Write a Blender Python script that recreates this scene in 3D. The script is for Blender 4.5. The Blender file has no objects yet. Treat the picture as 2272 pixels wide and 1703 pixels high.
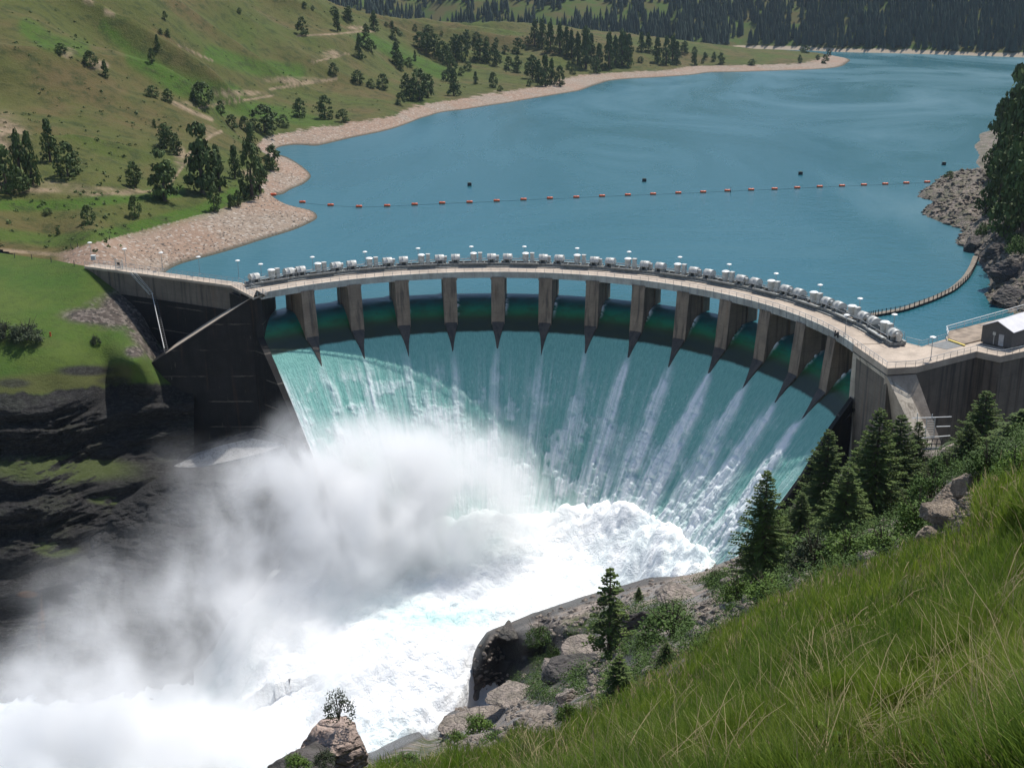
import bpy, bmesh, math, random
import numpy as np
from mathutils import Vector, Matrix, Euler
sc = bpy.context.scene
col = sc.collection
R_ = math.radians
# ---------------------------------------------------------------- camera
F_PX, PITCH, ROLL, CAM_Z = 2600.0, 0.3145, -0.0101, 73.6      # fitted to the photograph (2272 x 1703)
cp_, sp_ = math.cos(PITCH), math.sin(PITCH)
cr_, sr_ = math.cos(ROLL), math.sin(ROLL)
r0 = Vector((1, 0, 0)); u0 = Vector((0, sp_, cp_)); f0 = Vector((0, cp_, -sp_))
cam_r = r0*cr_ + u0*sr_; cam_u = u0*cr_ - r0*sr_
cam_d = bpy.data.cameras.new('camera'); cam = bpy.data.objects.new('camera', cam_d); col.objects.link(cam)
M = Matrix.Identity(4)
for k in range(3):
    M[k][0] = cam_r[k]; M[k][1] = cam_u[k]; M[k][2] = -f0[k]
M[2][3] = CAM_Z
cam.matrix_world = M
cam_d.sensor_width = 36.0; cam_d.lens = F_PX/2272*36
cam_d.clip_start = 0.2; cam_d.clip_end = 12000
sc.camera = cam
# ---------------------------------------------------------------- sky and sun
SUN_AZ, SUN_EL = R_(36), R_(62)            # azimuth clockwise from +Y
world = bpy.data.worlds.new("World"); sc.world = world; world.use_nodes = True
wn = world.node_tree.nodes; wl = world.node_tree.links
bg = wn['Background']; sky = wn.new('ShaderNodeTexSky'); sky.sky_type = 'NISHITA'; sky.sun_disc = False
sky.sun_elevation = SUN_EL; sky.sun_rotation = SUN_AZ % (2*math.pi); sky.altitude = 900; sky.air_density = 1.0; sky.dust_density = 0.6
wl.new(sky.outputs[0], bg.inputs['Color']); bg.inputs['Strength'].default_value = 0.11
sd = bpy.data.lights.new('sun', 'SUN'); sd.energy = 4.3; sd.angle = R_(0.53); sd.color = (1.0, 0.955, 0.89)
so = bpy.data.objects.new('sun', sd); col.objects.link(so)
sdir = Vector((math.sin(SUN_AZ)*math.cos(SUN_EL), math.cos(SUN_AZ)*math.cos(SUN_EL), math.sin(SUN_EL)))
so.rotation_mode = 'QUATERNION'; so.rotation_quaternion = sdir.to_track_quat('Z', 'Y'); so.location = (0, 0, 300)
sc.view_settings.view_transform = 'Standard'; sc.view_settings.look = 'None'; sc.view_settings.exposure = 0.38; sc.view_settings.gamma = 1
sc.cycles.use_denoising = True
sc.cycles.max_bounces = 12; sc.cycles.diffuse_bounces = 3; sc.cycles.glossy_bounces = 2; sc.cycles.transparent_max_bounces = 8
sc.cycles.volume_bounces = 7; sc.cycles.volume_max_steps = 256
sc.cycles.sample_clamp_indirect = 8

# ---------------------------------------------------------------- projection helpers (photo pixel -> point of the place)
AC = np.array([-7.62, 219.75]); AR = 77.0; DTH = 12.5/77.0
def th(i): return 0.38 + (i-7)*DTH
def pol(i, r, z=0.0): t = th(i); return (AC[0]+r*math.sin(t), AC[1]+r*math.cos(t), z)
def ray(px, py):
    a = np.asarray(px, float)-1136; b = np.asarray(py, float)-851.5
    X = cr_*a + sr_*b; Y = -sr_*a + cr_*b
    u = -Y/F_PX; x = X/F_PX
    d = np.stack(np.broadcast_arrays(x, cp_+u*sp_, -sp_+u*cp_), -1)
    return d/np.hypot(d[..., 0], d[..., 1])[..., None]          # unit horizontal length
def atd(px, py, D): return ray(px, py)*np.asarray(D, float)[..., None] + np.array([0, 0, CAM_Z])
def onz(px, py, z):
    r = ray(px, py); return r*((z-CAM_Z)/r[..., 2])[..., None] + np.array([0, 0, CAM_Z])
def dz(px, py, z): r = ray(px, py); return (z-CAM_Z)/r[..., 2]
def onplane(px, py, a, b):                                       # vertical plane through a, b (xy)
    r = ray(px, py); n = np.array([-(b[1]-a[1]), b[0]-a[0]]); t = (n[0]*a[0]+n[1]*a[1])/(r[..., 0]*n[0]+r[..., 1]*n[1])
    return r*np.asarray(t)[..., None] + np.array([0, 0, CAM_Z]), t
def toPx(P):
    P = np.asarray(P, float); x, y, z = P[..., 0], P[..., 1], P[..., 2]-CAM_Z
    d = y*cp_-z*sp_; u = y*sp_+z*cp_; X = F_PX*x/d; Y = -F_PX*u/d
    return 1136+cr_*X-sr_*Y, 851.5+sr_*X+cr_*Y
# ---------------------------------------------------------------- numpy noise
def _h(ix, iy, iz, s):
    n = (ix.astype(np.int64)*374761393 + iy.astype(np.int64)*668265263 + iz.astype(np.int64)*2147483647 + s*1274126177) & 0xffffffff
    n = ((n ^ (n >> 13))*1274126177) & 0xffffffff
    n = ((n ^ (n >> 16))*2246822519) & 0xffffffff
    return ((n ^ (n >> 15)) & 0xffffff)/float(0xffffff)*2-1
def vn(x, y, z=0, s=0):
    x, y, z = np.broadcast_arrays(np.asarray(x, float), np.asarray(y, float), np.asarray(z, float))
    ix, iy, iz = np.floor(x), np.floor(y), np.floor(z); fx, fy, fz = x-ix, y-iy, z-iz
    fx = fx*fx*fx*(fx*(fx*6-15)+10); fy = fy*fy*fy*(fy*(fy*6-15)+10); fz = fz*fz*fz*(fz*(fz*6-15)+10)
    o = 0
    for a in (0, 1):
        for b in (0, 1):
            for c in (0, 1):
                o = o + _h(ix+a, iy+b, iz+c, s)*(fx if a else 1-fx)*(fy if b else 1-fy)*(fz if c else 1-fz)
    return o
def fbm(x, y, z=0, o=4, s=0, g=0.5, l=2.03):
    a = 1.0; t = 0; n = 0
    for k in range(o):
        t = t + a*vn(np.asarray(x)*l**k, np.asarray(y)*l**k, np.asarray(z)*l**k, s+k*17); n += a; a *= g
    return t/n
def billow(x, y, z=0, o=4, s=0, g=0.5):
    a = 1.0; t = 0; n = 0
    for k in range(o):
        t = t + a*np.abs(vn(np.asarray(x)*2.03**k, np.asarray(y)*2.03**k, np.asarray(z)*2.03**k, s+k*17)); n += a; a *= g
    return t/n
def sm(x, a, b): t = np.clip((np.asarray(x, float)-a)/(b-a), 0, 1); return t*t*(3-2*t)
class TPS:
    def __init__(s, X, Y, V, reg=1e-4):
        X = np.asarray(X, float); Y = np.asarray(Y, float); n = len(X); s.X, s.Y = X, Y
        K = s.k(X[:, None]-X[None], Y[:, None]-Y[None]) + np.eye(n)*reg
        P = np.stack([np.ones(n), X, Y], 1); A = np.block([[K, P], [P.T, np.zeros((3, 3))]])
        s.w = np.linalg.solve(A, np.concatenate([V, np.zeros(3)]))
    def k(s, dx, dy): r2 = dx*dx+dy*dy; return r2*np.log(r2+1e-12)
    def __call__(s, x, y):
        x = np.asarray(x, float); y = np.asarray(y, float); sh = np.broadcast(x, y).shape
        x, y = np.broadcast_to(x, sh).ravel(), np.broadcast_to(y, sh).ravel(); o = np.zeros(len(x))
        for a in range(0, len(x), 20000):
            xx, yy = x[a:a+20000], y[a:a+20000]
            o[a:a+20000] = s.k(xx[:, None]-s.X, yy[:, None]-s.Y)@s.w[:-3] + s.w[-3] + s.w[-2]*xx + s.w[-1]*yy
        return o.reshape(sh)
# ---------------------------------------------------------------- objects
def tag(o, label=None, cat=None, group=None, kind=None):
    if label: o['label'] = label
    if cat: o['category'] = cat
    if group: o['group'] = group
    if kind: o['kind'] = kind
    return o
def empty(name, loc=(0, 0, 0), rz=0.0):
    o = bpy.data.objects.new(name, None); col.objects.link(o); o.location = loc; o.rotation_euler = (0, 0, rz); o.empty_display_size = 0.5
    return o
def link(name, me, mat=None, parent=None):
    o = bpy.data.objects.new(name, me); col.objects.link(o)
    if mat and not me.materials: me.materials.append(mat)
    if parent: o.parent = parent
    return o
def nmesh(name, V, Fq, smooth=False, attrs=None):
    me = bpy.data.meshes.new(name); V = np.asarray(V, np.float32).reshape(-1, 3); Fq = np.asarray(Fq, np.int32); k = Fq.shape[1]
    me.vertices.add(len(V)); me.vertices.foreach_set('co', V.ravel())
    me.loops.add(Fq.size); me.loops.foreach_set('vertex_index', Fq.ravel())
    me.polygons.add(len(Fq)); me.polygons.foreach_set('loop_start', np.arange(0, Fq.size, k, dtype=np.int32))
    me.polygons.foreach_set('loop_total', np.full(len(Fq), k, np.int32))
    if smooth: me.polygons.foreach_set('use_smooth', np.ones(len(Fq), bool))
    me.update(calc_edges=True)
    for n, a in (attrs or {}).items():
        at = me.attributes.new(n, 'FLOAT', 'POINT'); at.data.foreach_set('value', np.asarray(a, np.float32).ravel())
    return me
def gridfaces(n, m, off=0):                                     # n rows, m cols
    i = np.arange(n-1)[:, None]; j = np.arange(m-1)[None]
    a = (i*m+j).ravel()+off
    return np.stack([a, a+1, a+m+1, a+m], 1)
class MB:
    def __init__(s): s.v = []; s.f = []
    def add(s, vs, fs):
        o = len(s.v); s.v += [tuple(v) for v in vs]; s.f += [tuple(i+o for i in f) for f in fs]
    def box(s, c, d, rz=0.0, T=None):
        x, y, z = d[0]/2, d[1]/2, d[2]/2; cz, sz = math.cos(rz), math.sin(rz); vs = []
        for a, b, e in ((-x,-y,-z),(x,-y,-z),(x,y,-z),(-x,y,-z),(-x,-y,z),(x,-y,z),(x,y,z),(-x,y,z)):
            vs.append((c[0]+a*cz-b*sz, c[1]+a*sz+b*cz, c[2]+e))
        if T: vs = [tuple(T @ Vector(v)) for v in vs]
        s.add(vs, [(0,3,2,1),(4,5,6,7),(0,1,5,4),(1,2,6,5),(2,3,7,6),(3,0,4,7)]); return s
    def hexa(s, v8): s.add(v8, [(0,3,2,1),(4,5,6,7),(0,1,5,4),(1,2,6,5),(2,3,7,6),(3,0,4,7)]); return s
    def prism(s, pts, z0, z1):                                  # pts ccw; z0/z1 number or list
        n = len(pts); Z0 = z0 if hasattr(z0, '__len__') else [z0]*n; Z1 = z1 if hasattr(z1, '__len__') else [z1]*n
        vs = [(p[0], p[1], Z0[k]) for k, p in enumerate(pts)] + [(p[0], p[1], Z1[k]) for k, p in enumerate(pts)]
        fs = [tuple(range(n-1, -1, -1)), tuple(range(n, 2*n))] + [(k, (k+1) % n, n+(k+1) % n, n+k) for k in range(n)]
        s.add(vs, fs); return s
    def tube(s, p, q, r, r2=None, n=6):
        p = Vector(p); q = Vector(q); r2 = r if r2 is None else r2; d = (q-p)
        if d.length < 1e-6: return s
        d.normalize(); a = d.orthogonal().normalized(); b = d.cross(a); vs = []
        for c, rr in ((p, r), (q, r2)):
            for k in range(n):
                t = 2*math.pi*k/n; vs.append(c+a*rr*math.cos(t)+b*rr*math.sin(t))
        s.add(vs, [(k, (k+1) % n, n+(k+1) % n, n+k) for k in range(n)] + [tuple(range(n-1, -1, -1)), tuple(range(n, 2*n))]); return s
    def lathe(s, prof, n=12, c=(0, 0, 0), axis='z'):            # prof [(r, h)]
        vs = []
        for r, h in prof:
            for k in range(n):
                t = 2*math.pi*k/n; x, y = r*math.cos(t), r*math.sin(t)
                vs.append((c[0]+x, c[1]+y, c[2]+h) if axis == 'z' else (c[0]+h, c[1]+x, c[2]+y))
        m = len(prof); fs = [(i*n+k, i*n+(k+1) % n, (i+1)*n+(k+1) % n, (i+1)*n+k) for i in range(m-1) for k in range(n)]
        if axis == 'z': fs += [tuple(range(n-1, -1, -1)), tuple(range((m-1)*n, m*n))]
        else: fs += [tuple(range(n-1, -1, -1)), tuple(range((m-1)*n, m*n))]
        s.add(vs, fs); return s
    def strip(s, left, right, z0, z1):                          # curved slab between two polylines
        n = len(left); vs = []
        for a, b in zip(left, right):
            vs += [(a[0], a[1], z0), (b[0], b[1], z0), (b[0], b[1], z1), (a[0], a[1], z1)]
        fs = []
        for k in range(n-1):
            o = 4*k
            for e in range(4): fs.append((o+e, o+(e+1) % 4, o+4+(e+1) % 4, o+4+e))
        fs += [(0, 3, 2, 1), (4*n-4, 4*n-3, 4*n-2, 4*n-1)]
        s.add(vs, fs); return s
    def mesh(s, name, smooth=False):
        me = bpy.data.meshes.new(name); me.from_pydata(s.v, [], s.f)
        bm = bmesh.new(); bm.from_mesh(me); bmesh.ops.recalc_face_normals(bm, faces=bm.faces); bm.to_mesh(me); bm.free()
        if smooth:
            for p in me.polygons: p.use_smooth = True
        return me
    def build(s, name, mat, parent=None, smooth=False): return link(name, s.mesh(name, smooth), mat, parent)
def pl(pts):                                                    # resample helper: cumulative
    return [Vector(p) for p in pts]
ORD = ['first','second','third','fourth','fifth','sixth','seventh','eighth','ninth','tenth','eleventh','twelfth','thirteenth','fourteenth','fifteenth','sixteenth','seventeenth','eighteenth','nineteenth']
TENS = {2:'twenty',3:'thirty',4:'forty',5:'fifty',6:'sixty',7:'seventy',8:'eighty',9:'ninety'}
def ordn(n):                                                    # 1-based
    if n < 20: return ORD[n-1]
    t, u = divmod(n, 10)
    return {2:'twentieth',3:'thirtieth',4:'fortieth',5:'fiftieth',6:'sixtieth'}.get(t) if u == 0 else TENS[t]+'-'+ORD[u-1]

# ---------------------------------------------------------------- materials
def newmat(name):
    m = bpy.data.materials.new(name); m.use_nodes = True; nt = m.node_tree; b = nt.nodes['Principled BSDF']; return m, nt, b
class N:
    """tiny node-building helper"""
    def __init__(s, nt): s.nt = nt
    def n(s, t, **k):
        x = s.nt.nodes.new(t)
        for a, v in k.items(): setattr(x, a, v)
        return x
    def l(s, a, b): s.nt.links.new(a, b)
    def val(s, x, sock):
        if isinstance(x, (int, float)): sock.default_value = x
        elif isinstance(x, tuple): sock.default_value = x if len(x) == len(sock.default_value) else (*x, 1)
        else: s.l(x, sock)
    def math(s, op, a, b=None, c=None, clamp=False):
        x = s.n('ShaderNodeMath', operation=op); x.use_clamp = clamp; s.val(a, x.inputs[0])
        if b is not None: s.val(b, x.inputs[1])
        if c is not None: s.val(c, x.inputs[2])
        return x.outputs[0]
    def mix(s, f, a, b, blend='MIX'):
        x = s.n('ShaderNodeMix', data_type='RGBA', blend_type=blend); s.val(f, x.inputs[0]); s.val(a, x.inputs[6]); s.val(b, x.inputs[7]); return x.outputs[2]
    def pos(s): return s.n('ShaderNodeNewGeometry').outputs['Position']
    def obj(s): return s.n('ShaderNodeTexCoord').outputs['Object']
    def map(s, v, sc_=(1, 1, 1), rot=(0, 0, 0)):
        x = s.n('ShaderNodeMapping'); s.l(v, x.inputs[0]); x.inputs['Scale'].default_value = sc_; x.inputs['Rotation'].default_value = rot; return x.outputs[0]
    def noise(s, v, scale, det=4, rough=0.55, dist=0.0):
        x = s.n('ShaderNodeTexNoise'); s.l(v, x.inputs['Vector']); x.inputs['Scale'].default_value = scale; x.inputs['Detail'].default_value = det
        x.inputs['Roughness'].default_value = rough; x.inputs['Distortion'].default_value = dist; return x.outputs[0]
    def vor(s, v, scale, feat='F1', out=0):
        x = s.n('ShaderNodeTexVoronoi', feature=feat); s.l(v, x.inputs['Vector']); x.inputs['Scale'].default_value = scale; return x.outputs[out]
    def ramp(s, f, stops):
        x = s.n('ShaderNodeValToRGB'); s.l(f, x.inputs[0]); e = x.color_ramp.elements
        while len(e) < len(stops): e.new(0.5)
        for k, (p, c) in enumerate(stops): e[k].position = p; e[k].color = (*c, 1) if isinstance(c, tuple) else (c, c, c, 1)
        return x.outputs[0]
    def mr(s, f, a, b, c=0.0, d=1.0, smooth=True):
        x = s.n('ShaderNodeMapRange'); x.interpolation_type = 'SMOOTHSTEP' if smooth else 'LINEAR'; s.l(f, x.inputs[0])
        for k, q in enumerate((a, b, c, d)): x.inputs[k+1].default_value = q
        return x.outputs[0]
    def attr(s, name): return s.n('ShaderNodeAttribute', attribute_name=name).outputs['Fac']
    def sep(s, v): x = s.n('ShaderNodeSeparateXYZ'); s.l(v, x.inputs[0]); return x.outputs
    def bump(s, h, strength=0.5, dist=1.0):
        x = s.n('ShaderNodeBump'); s.l(h, x.inputs['Height']); x.inputs['Strength'].default_value = strength; x.inputs['Distance'].default_value = dist; return x.outputs[0]
def setp(b, **k):
    names = {'base': 'Base Color', 'rough': 'Roughness', 'metal': 'Metallic', 'spec': 'Specular IOR Level', 'ior': 'IOR'}
    for a, v in k.items():
        s = b.inputs[names.get(a, a)]
        if isinstance(v, tuple): s.default_value = (*v, 1) if len(v) == 3 else v
        else: s.default_value = v
def paint(name, c, rough=0.5, metal=0.0, var=0.15, scale=1.5):
    m, nt, b = newmat(name); g = N(nt); n = g.noise(g.obj(), scale, 5)
    c2 = tuple(x*(1-var*1.6) for x in c); g.l(g.mix(g.mr(n, 0.35, 0.7), c, c2), b.inputs['Base Color']); setp(b, rough=rough, metal=metal)
    return m
def concrete(name, c, dark, streak=0.6, rough=0.85, wet=0.0, rust=0.0, lifts=3.0, marks=0.0):
    """weathered concrete: blotches, vertical run-off streaks, horizontal pour lines"""
    m, nt, b = newmat(name); g = N(nt); p = g.pos()
    blot = g.noise(p, 0.22, 6, 0.62); fine = g.noise(p, 2.2, 5, 0.65)
    st = g.noise(g.map(p, (0.9, 0.9, 0.045)), 1.0, 5, 0.6, 0.2)
    z = g.sep(p)[2]; lf = g.math('FRACT', g.math('DIVIDE', z, lifts)); line = g.math('LESS_THAN', lf, 0.03)
    colr = g.mix(g.mr(blot, 0.3, 0.72), c, tuple(x*0.62 for x in c))
    colr = g.mix(g.math('MULTIPLY', g.mr(st, 0.46, 0.66), streak), colr, dark)
    colr = g.mix(g.math('MULTIPLY', g.mr(fine, 0.35, 0.75), 0.35), colr, tuple(x*0.5 for x in c))
    colr = g.mix(g.math('MULTIPLY', line, 0.35), colr, dark)
    if marks:
        mk = g.noise(g.map(p, (1.1, 1.1, 0.16)), 1.0, 6, 0.75); hb = g.noise(g.map(p, (0.12, 0.12, 0.5)), 1.0, 3, 0.5)
        l2 = g.math('MULTIPLY', g.math('LESS_THAN', g.math('FRACT', g.math('DIVIDE', g.math('ADD', z, g.math('MULTIPLY', fine, 0.5)), lifts*2.2)), 0.045), g.mr(hb, 0.45, 0.55))
        colr = g.mix(g.math('MULTIPLY', g.math('MAXIMUM', g.math('MULTIPLY', g.mr(mk, 0.6, 0.68), g.mr(hb, 0.5, 0.62)), l2), marks), colr, (0.16, 0.135, 0.11))
    if rust:
        rr = g.noise(g.map(p, (0.5, 0.5, 0.03)), 1.3, 4, 0.6); colr = g.mix(g.math('MULTIPLY', g.mr(rr, 0.56, 0.7), rust), colr, (0.16, 0.075, 0.03))
    g.l(colr, b.inputs['Base Color'])
    g.l(g.bump(g.math('ADD', g.math('MULTIPLY', fine, 0.6), g.math('MULTIPLY', blot, 0.5)), 0.35, 0.25), b.inputs['Normal'])
    if wet: g.l(g.mr(blot, 0.3, 0.7, rough-wet, rough), b.inputs['Roughness'])
    else: setp(b, rough=rough)
    return m
M_CONC = concrete('concrete_pale', (0.44, 0.36, 0.28), (0.16, 0.13, 0.10), 0.35)
M_DECK = concrete('concrete_deck', (0.50, 0.41, 0.32), (0.28, 0.22, 0.17), 0.25, lifts=50)
M_FASC = concrete('concrete_fascia', (0.42, 0.42, 0.38), (0.2, 0.19, 0.17), 0.4, lifts=50)
M_PIER = concrete('concrete_pier', (0.24, 0.185, 0.135), (0.045, 0.038, 0.032), 0.8, rust=0.2)
M_PIERW = concrete('concrete_pier_wet', (0.075, 0.06, 0.045), (0.012, 0.011, 0.010), 0.8, rough=0.5)
M_GREY = concrete('concrete_grey', (0.56, 0.49, 0.39), (0.15, 0.125, 0.095), 0.85, rust=0.2, lifts=4.5)
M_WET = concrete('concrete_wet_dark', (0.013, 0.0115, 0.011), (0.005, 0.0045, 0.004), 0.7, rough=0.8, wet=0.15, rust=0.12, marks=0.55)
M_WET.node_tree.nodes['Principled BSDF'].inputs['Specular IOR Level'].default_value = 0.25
M_BLOCK = concrete('concrete_dark_block', (0.085, 0.078, 0.065), (0.02, 0.018, 0.016), 0.7, rough=0.6, wet=0.3)
M_WALL = concrete('concrete_old_wall', (0.165, 0.135, 0.105), (0.035, 0.03, 0.026), 0.8, rust=0.2)
M_STEEL = paint('galvanised_steel', (0.50, 0.52, 0.50), 0.42, 0.2)
M_HOIST = paint('hoist_paint', (0.55, 0.54, 0.49), 0.4, 0.0, 0.2)
M_FRAME = paint('hoist_frame_paint', (0.24, 0.25, 0.235), 0.6, 0.0, 0.3)
M_RAIL = paint('rail_steel', (0.42, 0.44, 0.44), 0.5, 0.3)
M_RAILD = paint('rail_steel_dark', (0.10, 0.10, 0.095), 0.6, 0.2)
M_LAMP = paint('lamp_white', (0.78, 0.78, 0.74), 0.4, 0.0, 0.05)
M_DARK = paint('dark_iron', (0.03, 0.03, 0.032), 0.7)
M_WOOD = paint('weathered_wood', (0.11, 0.085, 0.065), 0.9, 0, 0.3, 0.8)
M_PLANK = paint('boom_plank', (0.20, 0.165, 0.125), 0.9, 0, 0.3, 0.8)
# ================================================================ LAND UPSTREAM
k_ = 1.0271
shore = [(375,598),(482,563),(575,534),(657,508),(703,485),(690,467),(625,449),(601,440),(630,431),(668,411),(690,392),(657,360),(610,341),(640,334),(698,324),(780,306),(852,291),(955,257),(1027,244),(1130,228),(1212,214),(1284,202),(1335,185),(1438,173),(1541,166),(1643,160),(1767,156),(1849,151),(1886,133),(1840,124)]
ctl = [(x, y, 0.0) for x, y in shore]
ctl += [(144,563,7.0),(257,529,6.5),(360,503,6),(452,488,5.5),(540,462,4.5),(565,440,4.5),(588,420,4.5),(600,385,4.5),(588,340,4.5),(585,310,4.5),(637,292,5),(719,279,5),(873,251,5.5),(905,233,5.5),(1027,213,5.5),(1150,195,5.5),(1243,170,6),(1304,161,6),(1387,156,6),(1541,145,5),(1643,144,5),(1797,141,4),(1835,134,3)]
ctl += [(820,410,-14),(740,560,-8),(1010,310,-15),(1330,260,-15),(1640,205,-15),(1880,200,-15),(2000,136,-15),(500,600,-2.6),(680,440,-3.5),(640,345,-3)]
C_px = np.array([c[0] for c in ctl], float); C_py = np.array([c[1] for c in ctl], float); C_z = np.array([c[2] for c in ctl], float)
cD = [(-200,548,8,0),(0,555,8.5,0),(100,520,8.5,0),(0,442,0,400),(-200,442,0,395),(205,503,0,362),(205,442,0,402),(400,440,0,425),(0,380,0,432),(-200,380,0,430),(0,308,0,482),(-200,308,0,480),(0,154,0,570),(-200,154,0,560),(0,0,0,660),(-200,0,0,650),(0,-60,0,700),
 (205,359,0,452),(205,205,0,565),(205,103,0,650),(205,0,0,745),(205,-60,0,790),(411,390,0,465),(411,308,0,525),(411,205,0,625),(411,103,0,745),(411,0,0,860),(411,-60,0,910),
 (616,250,0,735),(616,205,0,800),(616,103,0,905),(616,30,0,985),(650,-20,0,1050),(720,180,0,880),(740,110,0,960),(720,38,0,1060),(801,57,0,1120),(820,130,0,990),(860,200,0,905),
 (883,154,0,1040),(945,67,0,1300),(1027,123,0,1180),(1060,69,0,1400),(1181,69,0,1480),(1150,110,0,1290),(1284,78,0,1500),(1250,125,0,1260),(1400,90,0,1520),(1400,120,0,1330),(1541,99,0,1560),(1541,120,0,1420),(1643,107,0,1620),(1745,113,0,1660),(1820,118,0,1690)]
P3 = [tuple(p) for p in onz(C_px, C_py, C_z)]
for x, y, z, D in cD:
    P3.append(tuple(onz(x, y, z)) if D == 0 else tuple(atd(x, y, D)))
for x, D, z in ((900,1700,25),(1200,1800,20),(1500,1800,8),(1700,1850,2),(1900,1900,-10),(650,1300,60),(400,1200,90),(0,1000,110)):
    p = atd(x, 100, D); P3.append((p[0], p[1], z))
P3 = np.array(P3)
az_ = lambda x, y: np.arctan2(x, y)*2.2
A_tps = TPS(az_(P3[:, 0], P3[:, 1]), np.log(np.hypot(P3[:, 0], P3[:, 1])), P3[:, 2], 2e-4)
def ground_up(x, y):
    x = np.asarray(x, float); y = np.asarray(y, float)
    z = A_tps(az_(x, y), np.log(np.hypot(x, y)))
    a = (x*.97+y*.26); b = (-x*.26+y*.97)
    hi = sm(z, 9, 30)
    rid = 1-np.abs(vn(b/62+0.5*vn(a/90, b/90, 0, 5), a/260, 0, 3))*2
    z = z + hi*(rid*8.5 + fbm(x/60, y/60, 0, 4, 7)*4.0) + sm(z, 4, 9)*fbm(x/22, y/22, 0, 4, 9)*1.1
    z = z + fbm(x/9, y/9, 0, 3, 11)*0.28*sm(z, -1, 3)
    return z
WL0 = onz(188.4, 590, 7.6); WL1 = onz(514, 633, 7.6); WL2 = onz(563.7, 659, 7.6); WLX = onz(-260, 545, 8.0)
def side(x, y, a, b): return (b[0]-a[0])*(y-a[1])-(b[1]-a[1])*(x-a[0])     # >0 left of a->b
azs = np.linspace(R_(-31), R_(17.2), 620); Ds = np.exp(np.linspace(math.log(262), math.log(2300), 560))
AZ, DD = np.meshgrid(azs, Ds); X = np.sin(AZ)*DD; Y = np.cos(AZ)*DD; Z = ground_up(X, Y)
keep = (side(X, Y, WLX, WL0) > -0.5) & (side(X, Y, WL0+np.array([0, 2.5, 0]), WL1+np.array([0, 2.5, 0])) > -0.2) & (Z > -7) & ((side(X, Y, WL1, onz(620, 600, 0)) > 0) | (DD > 345))
PX, PY = toPx(np.stack([X, Y, Z], -1))
def seg_mask(px, py, pts, w):
    d = np.full(np.shape(px), 1e9)
    for (x0, y0), (x1, y1) in zip(pts[:-1], pts[1:]):
        t = np.clip(((px-x0)*(x1-x0)+(py-y0)*(y1-y0))/((x1-x0)**2+(y1-y0)**2+1e-9), 0, 1)
        d = np.minimum(d, np.hypot(px-x0-t*(x1-x0), py-y0-t*(y1-y0)))
    return 1-sm(d, w*0.5, w*1.3)
def blob(px, py, cx, cy, rx, ry): return 1-sm(np.hypot((px-cx)/rx, (py-cy)/ry), 0.5, 1.15)
dirt = np.zeros(X.shape)
for pts, w in (([(205,432),(330,425),(372,415),(405,370),(428,345)], 3), ([(415,345),(470,300),(490,292)], 4), ([(440,240),(500,228),(560,220),(605,212)], 2.5), ([(600,198),(700,182),(745,175)], 3),
               ([(690,138),(740,128),(775,118)], 2), ([(660,80),(740,76),(800,70),(830,70)], 2), ([(385,228),(430,250),(470,265)], 5), ([(185,-5),(270,44)], 3), ([(395,100),(470,135)], 2), ([(0,556),(60,560),(150,566),(200,575)], 4)):
    dirt = np.maximum(dirt, seg_mask(PX, PY, pts, w)*0.95)
for cx, cy, rx, ry in ((0,300,70,55),(150,117,22,13),(220,145,26,12),(530,207,70,8),(650,178,75,9),(735,120,26,10),(415,232,26,8),(460,290,22,14),(400,350,16,28),(60,415,140,16),(230,425,110,12),(790,62,22,6),(560,385,30,14)):
    dirt = np.maximum(dirt, blob(PX, PY, cx, cy, rx, ry)*(0.35+0.65*sm(fbm(X/7, Y/7, 0, 3, 21), -0.25, 0.2)))
lush = np.zeros(X.shape)
for pts, w in (([(0,455),(150,455),(320,432),(400,425)], 13), ([(0,520),(120,535),(250,520),(450,468),(520,430)], 16), ([(490,240),(620,250),(760,290)], 18), ([(60,60),(110,95),(180,110)], 22), ([(300,130),(400,190),(520,210)], 24), ([(470,120),(560,150),(660,160)], 20), ([(230,60),(330,150)], 14), ([(800,80),(900,130),(980,160)], 16)):
    lush = np.maximum(lush, seg_mask(PX, PY, pts, w))
lush = np.clip(lush*0.75 + 0.35*sm(fbm(X/55, Y/55, 0, 4, 31), -0.1, 0.45), 0, 1)
idx = gridfaces(*X.shape); kf = keep.ravel()[idx].all(1); idx = idx[kf]
m, nt, b = newmat('hill_ground'); g = N(nt); p = g.pos(); z = g.sep(p)[2]
n1 = g.noise(p, 0.018, 6, 0.6); n2 = g.noise(p, 0.13, 6, 0.7); n3 = g.noise(p, 0.9, 4, 0.7); vo = g.vor(p, 0.55)
grass = g.mix(g.mr(n1, 0.38, 0.62), (0.068, 0.078, 0.018), (0.100, 0.076, 0.030))
grass = g.mix(g.math('MULTIPLY', g.attr('lush'), 0.9), grass, (0.045, 0.098, 0.010))
grass = g.mix(g.math('MULTIPLY', g.mr(n2, 0.46, 0.66), 0.75), grass, (0.028, 0.042, 0.011))
grass = g.mix(g.math('MULTIPLY', g.mr(n3, 0.5, 0.75), 0.5), grass, (0.12, 0.10, 0.045))
dcol = g.mix(g.mr(n2, 0.4, 0.65), (0.27, 0.20, 0.13), (0.10, 0.08, 0.045))
grass = g.mix(g.math('MULTIPLY', g.attr('dirt'), 0.95), grass, dcol)
vc = g.vor(p, 1.1, out=1)
peb = g.mix(g.mr(n3, 0.3, 0.7), (0.31, 0.245, 0.185), (0.20, 0.155, 0.12))
peb = g.mix(g.math('MULTIPLY', g.mr(n1, 0.4, 0.6), 0.6), peb, (0.27, 0.17, 0.115))
peb = g.mix(g.math('MULTIPLY', g.mr(g.sep(vc)[0], 0.75, 1.0), 0.7), peb, (0.42, 0.38, 0.33))
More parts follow.
